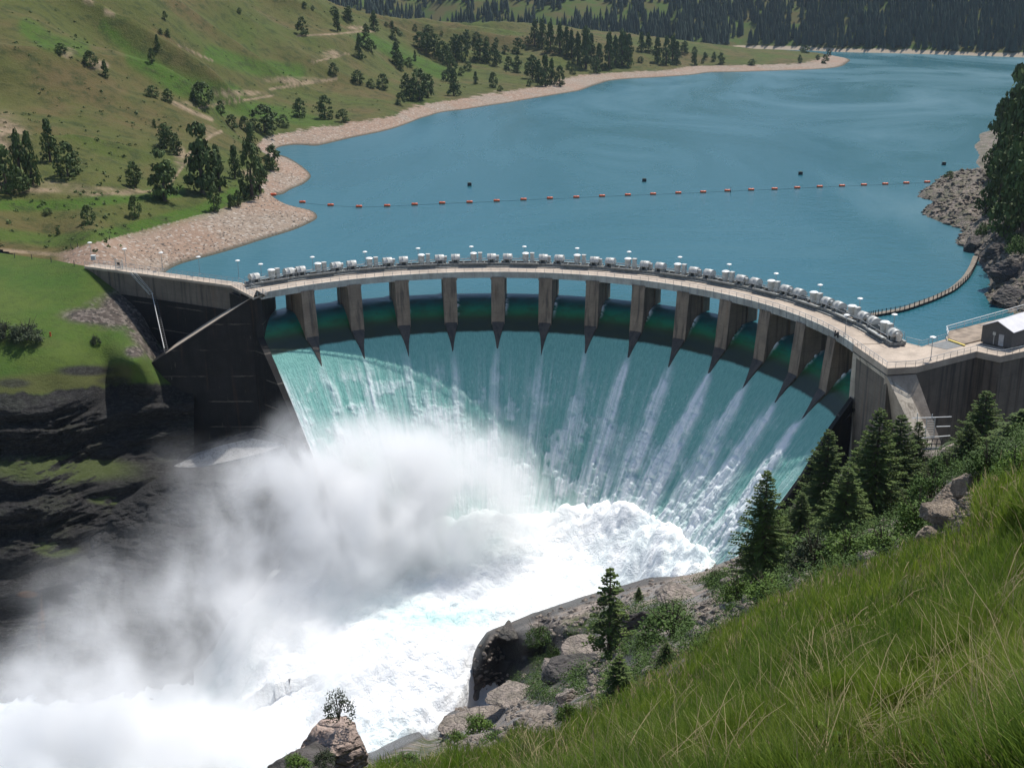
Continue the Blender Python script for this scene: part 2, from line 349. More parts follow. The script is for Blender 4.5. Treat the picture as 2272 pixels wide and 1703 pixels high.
peb = g.mix(g.math('MULTIPLY', g.mr(g.sep(vc)[1], 0.8, 1.0), 0.6), peb, (0.09, 0.075, 0.06))
wetz = g.mr(z, 0.0, 0.9); peb = g.mix(wetz, (0.075, 0.07, 0.05), peb)
zz = g.math('ADD', z, g.math('MULTIPLY', g.math('SUBTRACT', n2, 0.5), 5.0))
g.l(g.mix(g.math('MULTIPLY', g.mr(zz, 4.3, 5.1), g.attr('veg')), peb, grass), b.inputs['Base Color'])
g.l(g.bump(g.math('ADD', g.math('MULTIPLY', n2, 1.0), g.math('MULTIPLY', n3, 0.5)), 0.9, 1.2), b.inputs['Normal']); setp(b, rough=0.95, spec=0.15)
M_HILL = m
veg = 1 - np.maximum(seg_mask(PX, PY, [(190,577),(330,560),(480,520),(600,480),(640,470)], 60)*(PY > 553-0.27*(PX-144)+4)*(PX < 700), 0)
link('hill_ground', nmesh('hill_ground', np.stack([X, Y, Z], -1), idx, True, {'dirt': dirt, 'lush': lush, 'veg': veg}), M_HILL)['kind'] = 'structure'
def hit_up(px, py, dmin=262):                                  # where the sight line of a pixel meets the upstream ground
    D = np.exp(np.linspace(math.log(dmin), math.log(2250), 900)); P = atd(px, py, D); gz = ground_up(P[:, 0], P[:, 1])
    k = np.nonzero((P[:, 2] < gz) & (gz > -0.5))[0]
    if len(k) == 0: k = [int(np.argmin(P[:, 2]-gz))]
    q = P[k[0]]; return np.array([q[0], q[1], min(q[2], gz[k[0]])-0.15]), D[k[0]]

# ---------------------------------------------------------------- right bank of the lake
rc = [(2043,440,0),(2051,463,0),(2101,499,0),(2130,507,0),(2127,546,0),(2162,566,0),(2185,600,0),(2192,640,0),(2190,665,0),(2060,418,0.6),(2087,405,1.2),(2109,389,2.5),(2150,384,5),(2192,383,8),(2165,410,8),(2190,450,5),(2168,490,3),(2190,540,4),(2240,520,8),(2240,470,8),(2272,600,7),(2240,620,3),(2272,560,9),(2350,600,10),(2350,500,14),(2272,660,2.5),(2350,700,5),(2215,650,1.5)]
rP = [tuple(onz(x, y, z)) for x, y, z in rc]
for x, y, D, z in ((2172,298,0,0),(2160,325,0,0),(2172,350,0,0),(2190,372,0,0.5),(2240,305,0,2),(2230,340,0,4),(2272,420,0,13),(2350,430,0,18)): rP.append(tuple(onz(x, y, z)))
for D, a_, z in ((480, 25.5, 18), (620, 24.3, -1), (650, 26.5, 12), (900, 24.6, -9), (1000, 27, 2), (480, 28, 35)): rP.append((math.sin(R_(a_))*D, math.cos(R_(a_))*D, z))
for x, y, z in ((1990,440,-8),(2040,500,-8),(2080,560,-8),(2120,610,-8),(2100,330,-8),(2100,280,-8),(2150,680,-6),(1960,380,-12),(1960,480,-12),(2020,600,-10),(1990,330,-12),(2060,240,-10),(2060,700,-8),(2110,420-60,-3)): rP.append(tuple(onz(x, y, z)))
rP = np.array(rP); B_tps = TPS(az_(rP[:, 0], rP[:, 1]), np.log(np.hypot(rP[:, 0], rP[:, 1])), rP[:, 2], 2e-4)
def ground_rt(x, y):
    z = B_tps(az_(x, y), np.log(np.hypot(x, y)))
    st = np.abs(vn(x/3.2+y/9, y/6, 0, 41))*1.6 + fbm(x/4, y/4, 0, 4, 43)*1.5
    return z + sm(z, -0.8, 3)*(st-0.5)
azs = np.linspace(R_(15.5), R_(28), 300); Ds = np.exp(np.linspace(math.log(248), math.log(1100), 420))
AZ, DD = np.meshgrid(azs, Ds); X = np.sin(AZ)*DD; Y = np.cos(AZ)*DD; Z = ground_rt(X, Y)
idx = gridfaces(*X.shape); idx = idx[(Z.ravel()[idx] > -5).all(1)]
def rockmat(name, base, dark, green=0.0, scale=0.35, wet=0.0):
    m, nt, b = newmat(name); g = N(nt); p = g.pos()
    a = g.noise(p, scale*0.4, 6, 0.6); f = g.noise(g.map(p, (1, 1, 2.4)), scale*3.2, 6, 0.7, 0.4); wv = g.n('ShaderNodeVectorMath', operation='ADD'); nn_ = g.n('ShaderNodeTexNoise'); g.l(p, nn_.inputs['Vector']); nn_.inputs['Scale'].default_value = scale*1.5; nn_.inputs['Detail'].default_value = 4; g.l(p, wv.inputs[0]); g.l(nn_.outputs['Color'], wv.inputs[1]); cr = g.vor(g.map(wv.outputs[0], (1, 1, 2.6)), scale*0.8, 'DISTANCE_TO_EDGE')
    c = g.mix(g.mr(a, 0.35, 0.65), base, tuple(x*0.62 for x in base)); c = g.mix(g.mr(f, 0.42, 0.7), c, dark)
    c = g.mix(g.mr(cr, 0.0, 0.05, 0.45, 0.0), c, tuple(x*0.8 for x in dark))
    if green:
        nz = g.sep(g.n('ShaderNodeNewGeometry').outputs['Normal'])[2]
        c = g.mix(g.math('MULTIPLY', g.math('MULTIPLY', g.mr(nz, 0.55, 0.85), g.mr(g.noise(p, 0.3, 5, 0.6), 0.45, 0.58)), green), c, (0.05, 0.065, 0.015))
    g.l(c, b.inputs['Base Color']); g.l(g.bump(g.math('ADD', f, g.math('MULTIPLY', g.mr(cr, 0, 0.15), 0.6)), 0.8, 0.5), b.inputs['Normal'])
    if wet: g.l(g.mr(a, 0.3, 0.7, 0.25, 0.8), b.inputs['Roughness'])
    else: setp(b, rough=0.9)
    return m
M_ROCKB = rockmat('bank_rock', (0.25, 0.205, 0.165), (0.07, 0.058, 0.048), 0.5, 0.5)
link('rocky_bank', nmesh('rocky_bank', np.stack([X, Y, Z], -1), idx, False), M_ROCKB)['kind'] = 'structure'
def hit_rt(px, py):
    D = np.exp(np.linspace(math.log(250), math.log(1080), 600)); P = atd(px, py, D); gz = ground_rt(P[:, 0], P[:, 1])
    k = np.nonzero((P[:, 2] < gz))[0]; k = k[0] if len(k) else int(np.argmin(P[:, 2]-gz)); q = P[k]; return np.array([q[0], q[1], q[2]-0.3]), D[k]

# ---------------------------------------------------------------- mountain beyond the lake, with its forest
azs = np.linspace(R_(-26), R_(30), 260); dd = np.linspace(0, 1, 120)
foot_px = [(-200,117),(700,117),(1500,117),(1640,108),(1780,112),(1860,116),(1950,118),(2100,122),(2272,128),(2500,136)]
def mtn(px, t):
    fy = np.interp(px, [a for a, _ in foot_px], [b for _, b in foot_px]); D0 = dz(px, fy, 0.0)
    D0 = np.where(px < 1500, 1900, D0); D = D0 + t*1500
    z = (t*1500)*(0.36+0.10*vn(px/330.0, 0.3, 0, 51)) - 2 + 26*fbm(px/260, t*3.0, 0, 4, 52)*sm(t, 0, .15) + 18*(1-np.abs(vn(px/150, t*1.3, 0, 53))*2)*sm(t, 0, 0.2)
    z = np.where(px < 1560, z-6, z)
    return D, z
PXg, T = np.meshgrid(np.linspace(-250, 2600, 300), dd**1.2); D, Z = mtn(PXg, T)
rr = ray(PXg, 100.0); X = rr[..., 0]*D; Y = rr[..., 1]*D
m, nt, b = newmat('mountain_ground'); g = N(nt); p = g.pos(); n = g.noise(p, 0.03, 5); z = g.sep(p)[2]
c = g.mix(g.mr(n, 0.4, 0.65), (0.055, 0.085, 0.02), (0.085, 0.075, 0.03)); c = g.mix(g.mr(g.math('ADD', z, g.math('MULTIPLY', n, 9)), 8, 10), (0.33, 0.27, 0.2), c)
g.l(c, b.inputs['Base Color']); setp(b, rough=1.0, spec=0.1)
link('mountain_slope', nmesh('mountain_slope', np.stack([X, Y, Z], -1), gridfaces(*X.shape), True), m)['kind'] = 'structure'
rng = np.random.default_rng(4)
def foliage(name, c0, c1, trans=0.0, rough=0.75):
    m, nt, b = newmat(name); g = N(nt); oi = g.n('ShaderNodeObjectInfo').outputs['Random']; n = g.noise(g.obj(), 1.1, 3, 0.6); r = g.attr('rnd')
    c = g.mix(g.mr(n, 0.35, 0.65), c0, c1); c = g.mix(g.math('MULTIPLY', r, 0.45), c, tuple(min(1, x*1.9) for x in c1)); c = g.mix(g.math('MULTIPLY', oi, 0.35), c, tuple(x*0.6 for x in c0))
    g.l(c, b.inputs['Base Color']); setp(b, rough=rough, spec=0.25); return m
M_FOREST = foliage('forest_needles', (0.018, 0.034, 0.026), (0.032, 0.052, 0.034))
nT = 15000
tp = rng.uniform(-240, 2590, nT*2); tt = rng.uniform(0, 1, nT*2)**1.35
D, Z = mtn(tp, tt); rr = ray(tp, 100.0); X = rr[:, 0]*D; Y = rr[:, 1]*D; qx, qy = toPx(np.stack([X, Y, Z+8], -1))
clr = np.zeros(len(tp))
for cx, cy, rx, ry in ((975,22,42,30),(905,5,40,18),(1160,18,38,22),(1225,30,55,22),(1300,10,70,25),(1460,12,38,22),(1490,45,10,20),(1765,35,15,38),(1640,85,25,16),(1665,55,22,22),(1880,40,10,20),(800,35,25,8),(1090,-5,60,16),(1010,8,30,18)):
    clr = np.maximum(clr, blob(qx, qy, cx, cy, rx, ry))
ok = (clr+0.5*fbm(qx/28, qy/18, 0, 3, 61) < 0.42) & (Z > 5) & (qy > -40)
X, Y, Z = X[ok][:nT], Y[ok][:nT], Z[ok][:nT]; n = len(X); H = rng.uniform(14, 27, n); Wd = H*rng.uniform(0.13, 0.2, n)
prof = np.array([(1.0, 0.10), (0.62, 0.42), (0.8, 0.40), (0.35, 0.72), (0.48, 0.70), (0.0, 1.0)]); ns = 5
ang = rng.uniform(0, 6.28, n)[:, None]+np.arange(ns)[None]*2*math.pi/ns
V = []
for r_, h_ in prof:
    jr = rng.uniform(0.7, 1.2, (n, ns)) if r_ else 1.0
    V.append(np.stack([X[:, None]+np.cos(ang)*Wd[:, None]*r_*jr, Y[:, None]+np.sin(ang)*Wd[:, None]*r_*jr, Z[:, None]+H[:, None]*h_+0*ang-1], -1))
V = np.stack(V, 1).reshape(n, -1, 3); fl = []
for a in (0, 2, 4):
    for k in range(ns): fl.append((a*ns+k, a*ns+(k+1) % ns, (a+1)*ns+(k+1) % ns, (a+1)*ns+k))
fl = np.array(fl); Fq = (fl[None]+(np.arange(n)*V.shape[1])[:, None, None]).reshape(-1, 4)
rn = np.repeat(rng.uniform(0, 1, n)**2, V.shape[1])
o = link('mountain_forest', nmesh('mountain_forest', V.reshape(-1, 3), Fq, False, {'rnd': rn}), M_FOREST)
tag(o, 'dense dark conifer forest covering the mountain slope beyond the lake', 'forest', kind='stuff')

# ---------------------------------------------------------------- lake
arc = [pol(i, 84.0) for i in np.linspace(-0.15, 14.15, 90)]
outer = [(82, 224.5), (104, 236), (330, 240), (1600, 900), (2600, 3300), (-1400, 3300), (-900, 700), (-260, 345), (WL0[0]-6, WL0[1]+3.2), (WL0[0], WL0[1]+1.5), (WL1[0], WL1[1]+1.5), (WL2[0]-2, WL2[1]+4)]
ring = [(a[0], a[1], 0.0) for a in arc] + [(a[0], a[1], 0.0) for a in outer]
# polar strip near the dam, then a plain outer part, sharing an edge so that nothing overlaps
N_ = len(arc); far_ = [pol(i, 100.0) for i in np.linspace(-0.15, 14.15, N_)]
vs = [(a[0], a[1], 0.0) for a in arc]+[(a[0], a[1], 0.0) for a in far_]; fs = [(k, k+1, N_+k+1, N_+k) for k in range(N_-1)]
big = [(104, 236), (330, 240), (1600, 900), (2600, 3300), (-1400, 3300), (-900, 700), (-260, 345), (WL0[0]-6, WL0[1]+3.2), (WL0[0], WL0[1]+1.5), (WL1[0], WL1[1]+1.5), (WL2[0]-2, WL2[1]+4)]
loop = [vs[0]]+[vs[N_+k] for k in range(N_)]+[vs[N_-1], (82, 224.5, 0.0)]+[(p_[0], p_[1], 0.0) for p_ in big]
from mathutils.geometry import tessellate_polygon
tri = tessellate_polygon([[Vector(v) for v in loop]]); o_ = len(vs); vs += loop; fs += [tuple(o_+i for i in t) for t in tri]
me = bpy.data.meshes.new('lake_water'); me.from_pydata(vs, [], fs)
bm = bmesh.new(); bm.from_mesh(me)
for f in bm.faces:
    f.normal_update()
    if f.normal.z < 0: f.normal_flip()
bm.to_mesh(me); bm.free()
print('lake area', sum(p.area for p in me.polygons))
m, nt, b = newmat('lake_water'); g = N(nt); p = g.pos()
w1 = g.noise(g.map(p, (1, 1.0, 1), (0, 0, 0.5)), 0.55, 3, 0.6); w2 = g.noise(p, 2.2, 3, 0.6); w0 = g.noise(g.map(p, (1, 1.6, 1)), 0.11, 3, 0.6)
hgt = g.math('ADD', g.math('MULTIPLY', w1, 0.5), g.math('ADD', g.math('MULTIPLY', w2, 0.14), g.math('MULTIPLY', w0, 0.9)))
wind = g.noise(g.map(p, (0.006, 0.0026, 1), (0, 0, -0.35)), 1.0, 5, 0.62, 1.3)
g.l(g.bump(hgt, 0.55, 0.55), b.inputs['Normal'])
g.l(g.mr(wind, 0.35, 0.7, 0.22, 0.42), b.inputs['Roughness'])
c = g.mix(g.mr(wind, 0.35, 0.72), (0.013, 0.094, 0.118), (0.042, 0.125, 0.150))
g.l(c, b.inputs['Base Color']); setp(b, ior=1.33)
M_LAKE = m
link('lake_water', me, M_LAKE)['kind'] = 'structure'
# ================================================================ THE DAM
dam = empty('dam', (AC[0], AC[1], 0)); tag(dam, 'curved concrete dam spilling white water through a row of open bays', 'dam')
ZD, ZU = 7.6, 6.3                                               # deck top, deck underside
def dpart(name, mb, mat, smooth=False):
    me = mb.mesh(name, smooth)
    me.transform(Matrix.Translation((-AC[0], -AC[1], 0))); return link(name, me, mat, dam)
I0, I1 = -0.02, 13.82
ii = np.linspace(I0, I1, 120)
def zprof(r):
    return np.interp(r, [30, 40, 45, 50, 56, 60, 63, 66, 68, 70, 72, 73.5, 75, 76.5, 78, 79.5, 81, 82.5, 84, 100], [-73, -58, -50.5, -42.9, -33.9, -27.9, -23.3, -18.8, -15.8, -12.9, -10.1, -8.0, -6.0, -4.1, -2.5, -1.3, -0.55, -0.12, 0, 0])
# deck slab, light kerbs, fascia
mb = MB(); mb.strip([pol(i, 76.9) for i in ii], [pol(i, 87.6) for i in ii], ZU, ZD-0.02); dpart('deck', mb, M_DECK)
mb = MB(); mb.strip([pol(i, 76.6) for i in ii], [pol(i, 76.897) for i in ii], ZU-0.25, ZD+0.06); dpart('fascia', mb, M_FASC)
mb = MB(); mb.strip([pol(i, 82.5) for i in ii], [pol(i, 83.1) for i in ii], ZD-0.02, ZD+0.30); dpart('kerb', mb, M_FRAME)
# spillway body behind the water
mb = MB(); rs = [30, 45, 56, 60, 63, 66, 70, 73.5, 76.5, 79.5, 82.5, 90]; n = 100; jj = np.linspace(-0.1, 14.05, n)
vs = [(*pol(i, r)[:2], float(zprof(r))-1.6) for r in rs for i in jj]; mb.add(vs, [tuple(q) for q in gridfaces(len(rs), n)]); dpart('spillway_face', mb, M_WET)
# piers
def pier(i):
    t = th(i); c, s = math.cos(t), math.sin(t)
    def W(x, r, z): return (AC[0]+r*s+x*c, AC[1]+r*c-x*s, z)
    mb = MB(); w = 1.72
    out = [(-w, 76.4, 75.1), (w, 76.4, 75.1), (w, 82.0, 82.0), (w-0.28, 82.0, 82.0), (w-0.28, 82.9, 82.9), (w, 82.9, 82.9), (w, 86.3, 86.3), (w*0.55, 87.6, 87.6), (-w*0.55, 87.6, 87.6), (-w, 86.3, 86.3), (-w, 82.9, 82.9), (-w+0.28, 82.9, 82.9), (-w+0.28, 82.0, 82.0), (-w, 82.0, 82.0)]
    zt = ZU-0.004; zm = -6.1; n = len(out)
    vs = [W(x, r, zt) for x, r, _ in out] + [W(x, r2, zm) for x, _, r2 in out] + [W(x, r2, zm-14) for x, _, r2 in out]
    fs = [tuple(range(n))] + [(a*n+k, a*n+(k+1) % n, (a+1)*n+(k+1) % n, (a+1)*n+k) for a in (0, 1) for k in range(n)]
    mb.add(vs, fs)
    # capstone under the deck and a formed ledge
    mb.box(W(0, 81.9, ZU-0.35), (3.9, 10.6, 0.66), -t)
    return mb
def tail(i):                                                    # wet wedge that splits the sheet below the pier
    t = th(i); c, s = math.cos(t), math.sin(t); mb = MB(); rs_ = [75.5, 74.7, 73.9, 73.1, 72.2, 71.2, 70.2]; vs = []
    for k, r in enumerate(rs_):
        w = 1.70*(.97, .88, .68, .46, .28, .14, .02)[k]; zt = float(zprof(r))+(.5, .6, .6, .5, .35, .2, .05)[k]
        for x, z in ((-w*1.05, zt-8), (-w, zt-0.05), (0, zt), (w, zt-0.05), (w*1.05, zt-8)): vs.append((AC[0]+r*s+x*c, AC[1]+r*c-x*s, z))
    mb.add(vs, [tuple(q) for q in gridfaces(len(rs_), 5)]); return mb
for i in range(1, 14):
    po = dpart('pier', pier(i), M_PIER); to = dpart('tail', tail(i), M_PIERW); to.parent = po
# ---------------- left abutment
B0 = pol(-0.02, 76.6); 
def P3z(px, py, z): q = onz(px, py, z); return (float(q[0]), float(q[1]), float(q[2]))
A_ = P3z(579, 657, ZD); E_ = P3z(294, 832, -13.0)
uL = np.array([E_[0]-B0[0], E_[1]-B0[1]]); LL = np.hypot(*uL); uL /= LL; nL = np.array([-uL[1], uL[0]]); nL = nL if nL[1] > 0 else -nL    # nL points upstream
def LW(s, t, z): return (B0[0]+uL[0]*s+nL[0]*t, B0[1]+uL[1]*s+nL[1]*t, z)
TK = lambda s: 15.0-6.0*s/LL
mb = MB()
s1 = 2.6; zf = -62
topz = [ZD, ZD-0.2, -13.0]
ss = [0, s1, LL]
front = [LW(ss[0], 0, 0), LW(ss[1], 0, 0), LW(ss[2], 0, 0)]
for (sa, za), (sb, zb) in (((0, ZU-0.05), (s1, ZU-0.05)), ((s1, ZU-0.05), (LL, -13.0))):
    mb.hexa([LW(sa, 0, zf), LW(sb, 0, zf), LW(sb, TK(sb), zf), LW(sa, TK(sa), zf), LW(sa, 0, za), LW(sb, 0, zb), LW(sb, TK(sb), zb), LW(sa, TK(sa), za)])
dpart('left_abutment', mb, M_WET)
mb = MB(); mb.hexa([LW(s1, -0.02, ZU-0.04), LW(LL*0.74, -0.02, ZU-0.04-(LL*0.74-s1)/(LL-s1)*(ZU+13)), LW(LL*0.74, TK(LL*.74)+.02, ZU-0.04-(LL*0.74-s1)/(LL-s1)*(ZU+13)), LW(s1, TK(s1)+.02, ZU-0.04)] + [LW(s1, -0.02, ZU+.12), LW(LL*0.74, -0.02, ZU+.12-(LL*0.74-s1)/(LL-s1)*(ZU+13)), LW(LL*0.74, TK(LL*.74)+.02, ZU+.12-(LL*0.74-s1)/(LL-s1)*(ZU+13)), LW(s1, TK(s1)+.02, ZU+.12)])
dpart('coping', mb, M_CONC)
# upper and lower return of the abutment along the spillway, radial
mb = MB(); 
rr_ = [(87.6, 9), (76.6, 9), (72, -9.3), (66, -18.0), (60, -27.1), (50, -42.1), (44, -51.2), (40, -58)]
ln = [pol(-0.02, r) for r, _ in rr_]; ln2 = [pol(-0.17, r) for r, _ in rr_]
for k in range(len(rr_)-1):
    za, zb = rr_[k][1], rr_[k+1][1]
    if k == 0: za = zb = ZU-0.02
    if k == 1: za = -3.2
    a, b2, a2, b3 = ln[k], ln[k+1], ln2[k], ln2[k+1]
    mb.hexa([(*a[:2], -64), (*b2[:2], -64), (*b3[:2], -64), (*a2[:2], -64), (*a[:2], za), (*b2[:2], zb), (*b3[:2], zb), (*a2[:2], za)])
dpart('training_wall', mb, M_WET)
# lower sloping block and the wet slab ledge
def onLW(px, py, dD):                                           # on the black face, dD metres nearer
    q, t = onplane(px, py, LW(0, 0, 0)[:2], LW(LL, 0, 0)[:2]); q = atd(px, py, float(t)-dD); return (float(q[0]), float(q[1]), float(q[2]))
q1, q2, q3, q4 = onLW(262, 858, 1.2), onLW(308, 838, .3), onLW(372, 985, 7), onLW(399, 1012, 4.5)
mb = MB(); mb.add([q1, q2, q4, q3, (q1[0], q1[1], -64), (q2[0], q2[1]+3, -64), (q4[0]+1, q4[1]+4, -64), (q3[0]-2, q3[1]-2, -64)], [(0, 1, 2, 3), (0, 3, 7, 4), (3, 2, 6, 7), (1, 5, 6, 2), (0, 4, 5, 1)])
dpart('lower_block', mb, M_BLOCK)
sl = [onLW(379, 1036, 17.5), onLW(430, 1006, 11.5), onLW(500, 985, 11.5), onLW(560, 972, 11.5), onLW(632, 986, 12.5), onLW(590, 1002, 15.5), onLW(510, 1022, 18), onLW(445, 1036, 19.0)]
mb = MB(); nn = len(sl); mb.add(sl+[(x, y+3, z-7) for x, y, z in sl], [tuple(range(nn-1, -1, -1))]+[(k, (k+1) % nn, nn+(k+1) % nn, nn+k) for k in range(nn)])
m, nt, b = newmat('wet_slab'); g = N(nt); p = g.pos(); f = g.noise(p, 1.3, 6, 0.78, 0.5); g.l(g.mix(g.mr(f, 0.35, 0.65), (0.34, 0.33, 0.32), (0.09, 0.085, 0.08)), b.inputs['Base Color'])
g.l(g.bump(f, 0.9, 0.5), b.inputs['Normal']); g.l(g.mr(f, 0.3, 0.7, 0.18, 0.5), b.inputs['Roughness'])
o = dpart('wet_slab', mb, m); o.data.materials.append(M_WET)
for p_ in o.data.polygons:
    if abs(p_.normal.z) < 0.3: p_.material_index = 1
c1, c2, c3, c4 = onLW(392, 1000, .3), onLW(572, 950, .2), onLW(640, 978, 11.3), onLW(425, 1008, 11.3)
mb = MB(); mb.add([c1, c2, c3, c4]+[(q[0], q[1]+2, q[2]-6) for q in (c1, c2, c3, c4)], [(0, 3, 2, 1), (0, 1, 5, 4), (1, 2, 6, 5), (2, 3, 7, 6), (3, 0, 4, 7)]); dpart('ledge', mb, M_WALL)
# ---------------- left wing wall
w0, w1, w2 = WL0[:2], WL1[:2], np.array(WL2[:2]); jn = np.array(pol(-0.02, 78.2)[:2])
mb = MB(); rs_ = [(w0, 0), (w1, 0), (w2, 0)]
def offs(path, d):
    out = []
    for k, p in enumerate(path):
        a = np.array(path[max(k-1, 0)][:2]); b2 = np.array(path[min(k+1, len(path)-1)][:2]); t = b2-a; t = t/np.hypot(*t); nrm = np.array([-t[1], t[0]])
        out.append(np.array(p[:2])+nrm*d)
    return out
wpath = [w0, w1, w2, np.array(P3z(596, 646, ZD)[:2])]; back = offs(wpath, 3.2)
cutw = lambda L_: [L_[0], L_[1], L_[1]+(L_[2]-L_[1])*.4]; wq, bq = cutw(wpath), cutw(back)
mb.strip([tuple(q) for q in wq], [tuple(q) for q in bq], 1.2, ZD-0.6); dpart('wing_wall', mb, M_WALL)
f_ = offs(wpath, -0.3); fq = cutw(f_); mb = MB(); mb.strip([tuple(q) for q in fq], [tuple(q) for q in bq], -30, 1.197); dpart('wing_wall_base', mb, M_WET)
fr = offs(wpath, -0.25); bk = offs(wpath, 3.45)
mb = MB(); mb.strip([tuple(q) for q in fr], [tuple(q) for q in bk], ZD-0.597, ZD); dpart('wing_walkway', mb, M_DECK)
# ---------------- right abutment and the yard on top
Q = [P3z(x, y, ZD) for x, y in ((1969.5, 817), (2034.6, 812.6), (2167, 779), (2220, 790), (2272, 779), (2420, 745))]
e0 = pol(I1-0.02, 76.6); U_ = [P3z(x, y, ZD) for x, y in ((2420, 660), (2105, 738), (2097, 752), (2045, 768))]; ub = pol(I1-0.02, 87.6)
poly = [e0] + Q + U_ + [ub]
mb = MB(); mb.prism([(p[0], p[1]) for p in poly], ZU, ZD-0.02); dpart('yard_slab', mb, M_DECK)
mb = MB(); ins = lambda p, k=0.35: p
mb.prism([(p[0]*1.0+0.25, p[1]+0.35) for p in [e0]+Q+U_+[ub]], -34, ZU-0.003); dpart('right_abutment', mb, M_WALL)
# sloping buttress below the corner
b1, b2 = (Q[0][0], Q[0][1]), (Q[1][0], Q[1][1]); f1, f2 = P3z(2063, 1022, -7.0), P3z(2099, 1000, -7.0); BF1, BF2 = f1, f2
k2 = 2.2; f1b = (b1[0]+(f1[0]-b1[0])*k2, b1[1]+(f1[1]-b1[1])*k2, ZD-(ZD+7)*k2); f2b = (b2[0]+(f2[0]-b2[0])*k2, b2[1]+(f2[1]-b2[1])*k2, ZD-(ZD+7)*k2)
mb = MB(); a0 = (e0[0]+0.3, e0[1]+1.0)
bt = [(b1[0], b1[1], ZU-.26), (b2[0], b2[1], ZU-.26), f2b, f1b]
mb.add(bt+[(a0[0]+3, a0[1]+6, ZU-.26), (b2[0]+2, b2[1]+9, ZU-.26), (b2[0]+2, b2[1]+9, f2b[2]), (a0[0]+3, a0[1]+6, f1b[2])], [(0, 1, 2, 3), (0, 3, 7, 4), (1, 5, 6, 2), (4, 5, 1, 0), (4, 7, 6, 5), (3, 2, 6, 7)]); dpart('buttress', mb, M_CONC)
# long grey side wall that trains the water on the right
T0 = pol(13.82, 76.6); mb = MB(); ux, uy = b1[0]-T0[0], b1[1]-T0[1]; un = math.hypot(ux, uy); nx, ny = -uy/un*-1, ux/un*-1
tt = f1b[2]
lo1 = (f1b[0]-1.5, f1b[1]+0.5, f1b[2]-20)
Fc = [(T0[0], T0[1], ZU-.27), (b1[0]-.03, b1[1]-.03, ZU-.27), (f1b[0]-.03, f1b[1]-.03, f1b[2]), (T0[0]-.6, T0[1]-1.2, -50)]
mb.add(Fc+[(x+3.0, y+1.5, z) for x, y, z in Fc], [(0, 1, 2, 3), (4, 7, 6, 5), (0, 4, 5, 1), (1, 5, 6, 2), (2, 6, 7, 3), (3, 7, 4, 0)]); dpart('side_wall', mb, M_GREY)
mb = MB(); IW = lambda r: 13.86+0.5*float(sm(76.5-r, 0, 14)); ln = [pol(IW(r), r) for r, _ in rr_]; ln2 = [pol(IW(r)+.14, r) for r, _ in rr_]
for k in range(1, len(rr_)-1):
    za, zb = rr_[k][1], rr_[k+1][1]
    if k == 1: za = -3.2
    a, b2, a2, b3 = ln[k], ln[k+1], ln2[k], ln2[k+1]
    mb.hexa([(*a[:2], -64), (*b2[:2], -64), (*b3[:2], -64), (*a2[:2], -64), (*a[:2], za), (*b2[:2], zb), (*b3[:2], zb), (*a2[:2], za)])
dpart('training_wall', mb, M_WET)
# retaining wall and stair flights below the yard on the right
mb = MB(); qa, qb = Q[2], Q[3]
wl3 = [P3z(2167, 784, ZU), P3z(2220, 795, ZU), P3z(2420, 752, ZU)]
mb.prism([(wl3[0][0], wl3[0][1]), (wl3[1][0], wl3[1][1]), (wl3[2][0], wl3[2][1]), (wl3[2][0], wl3[2][1]+8), (wl3[0][0], wl3[0][1]+10)], -36, ZU-.3); dpart('retaining_wall', mb, M_WALL)
mb = MB(); r1, r2 = P3z(2100, 895, -3), P3z(2195, 850, -2); mb.add([P3z(2070, 908, -4), P3z(2175, 868, -3), P3z(2195, 930, -9), P3z(2110, 1010, -13)], [(0, 1, 2, 3)])
o = dpart('apron_slope', mb, M_WALL)
# raised pad with a yellow edge
U2 = [P3z(x, y, ZD) for x, y in ((2103, 752), (2139, 765), (2260, 735), (2420, 700), (2420, 662), (2102, 737))]
mb = MB(); mb.prism([(p[0], p[1]) for p in U2], ZD+.004, ZD+0.25); dpart('pad', mb, paint('pad_concrete', (0.30, 0.235, 0.175), 0.9, 0, 0.3, 0.5))
ye = [P3z(x, y, ZD+.25) for x, y in ((2103, 753), (2140, 766), (2142.5, 764.5), (2105, 751.5))]
mb = MB(); mb.prism([(p[0], p[1]) for p in ye], ZD+.1, ZD+0.262); dpart('yellow_edge', mb, paint('yellow_paint', (0.65, 0.50, 0.10), 0.6))
rp = [P3z(x, y, ZD) for x, y in ((2058, 766), (2100, 775), (2138, 767), (2102, 755))]
mb = MB(); mb.prism([(p[0], p[1]) for p in rp], ZD-0.01, ZD+0.03); dpart('grey_plate', mb, paint('grey_plate', (0.16, 0.165, 0.16), 0.7))
# ================================================================ FALLING WATER
nth, ns_ = 1100, 560
iv = np.linspace(0, 1, nth)
# arc-length spaced radii
rf = np.linspace(84.0, 41.0, 4000); zf_ = zprof(rf); sl_ = np.concatenate([[0], np.cumsum(np.hypot(np.diff(rf), np.diff(zf_)))])
s_ = np.linspace(0, sl_[-1], ns_); rv = np.interp(s_, sl_, rf)
I, RR = np.meshgrid(iv, rv); I = -0.02+I*(13.88+0.5*sm(76.5-RR, 0, 14)); S = np.repeat(s_[:, None], nth, 1); T = 0.38+(I-7)*DTH
zp = lambda r: (zprof(r-.6)+zprof(r)+zprof(r+.6)+zprof(r-1.2)+zprof(r+1.2))/5
Zs = zp(RR); dzdr = (zp(RR+.4)-zp(RR-.4))/.8; nl = np.sqrt(1+dzdr**2); nr, nz = -dzdr/nl, 1/nl             # normal (radial, z); dz/dr>0 -> normal points inward/up
s0 = float(np.interp(73.9, rf[::-1], sl_[::-1]))               # where the smooth lip ends
d = np.clip(S-s0, 0, None)
arcx = T*62.0
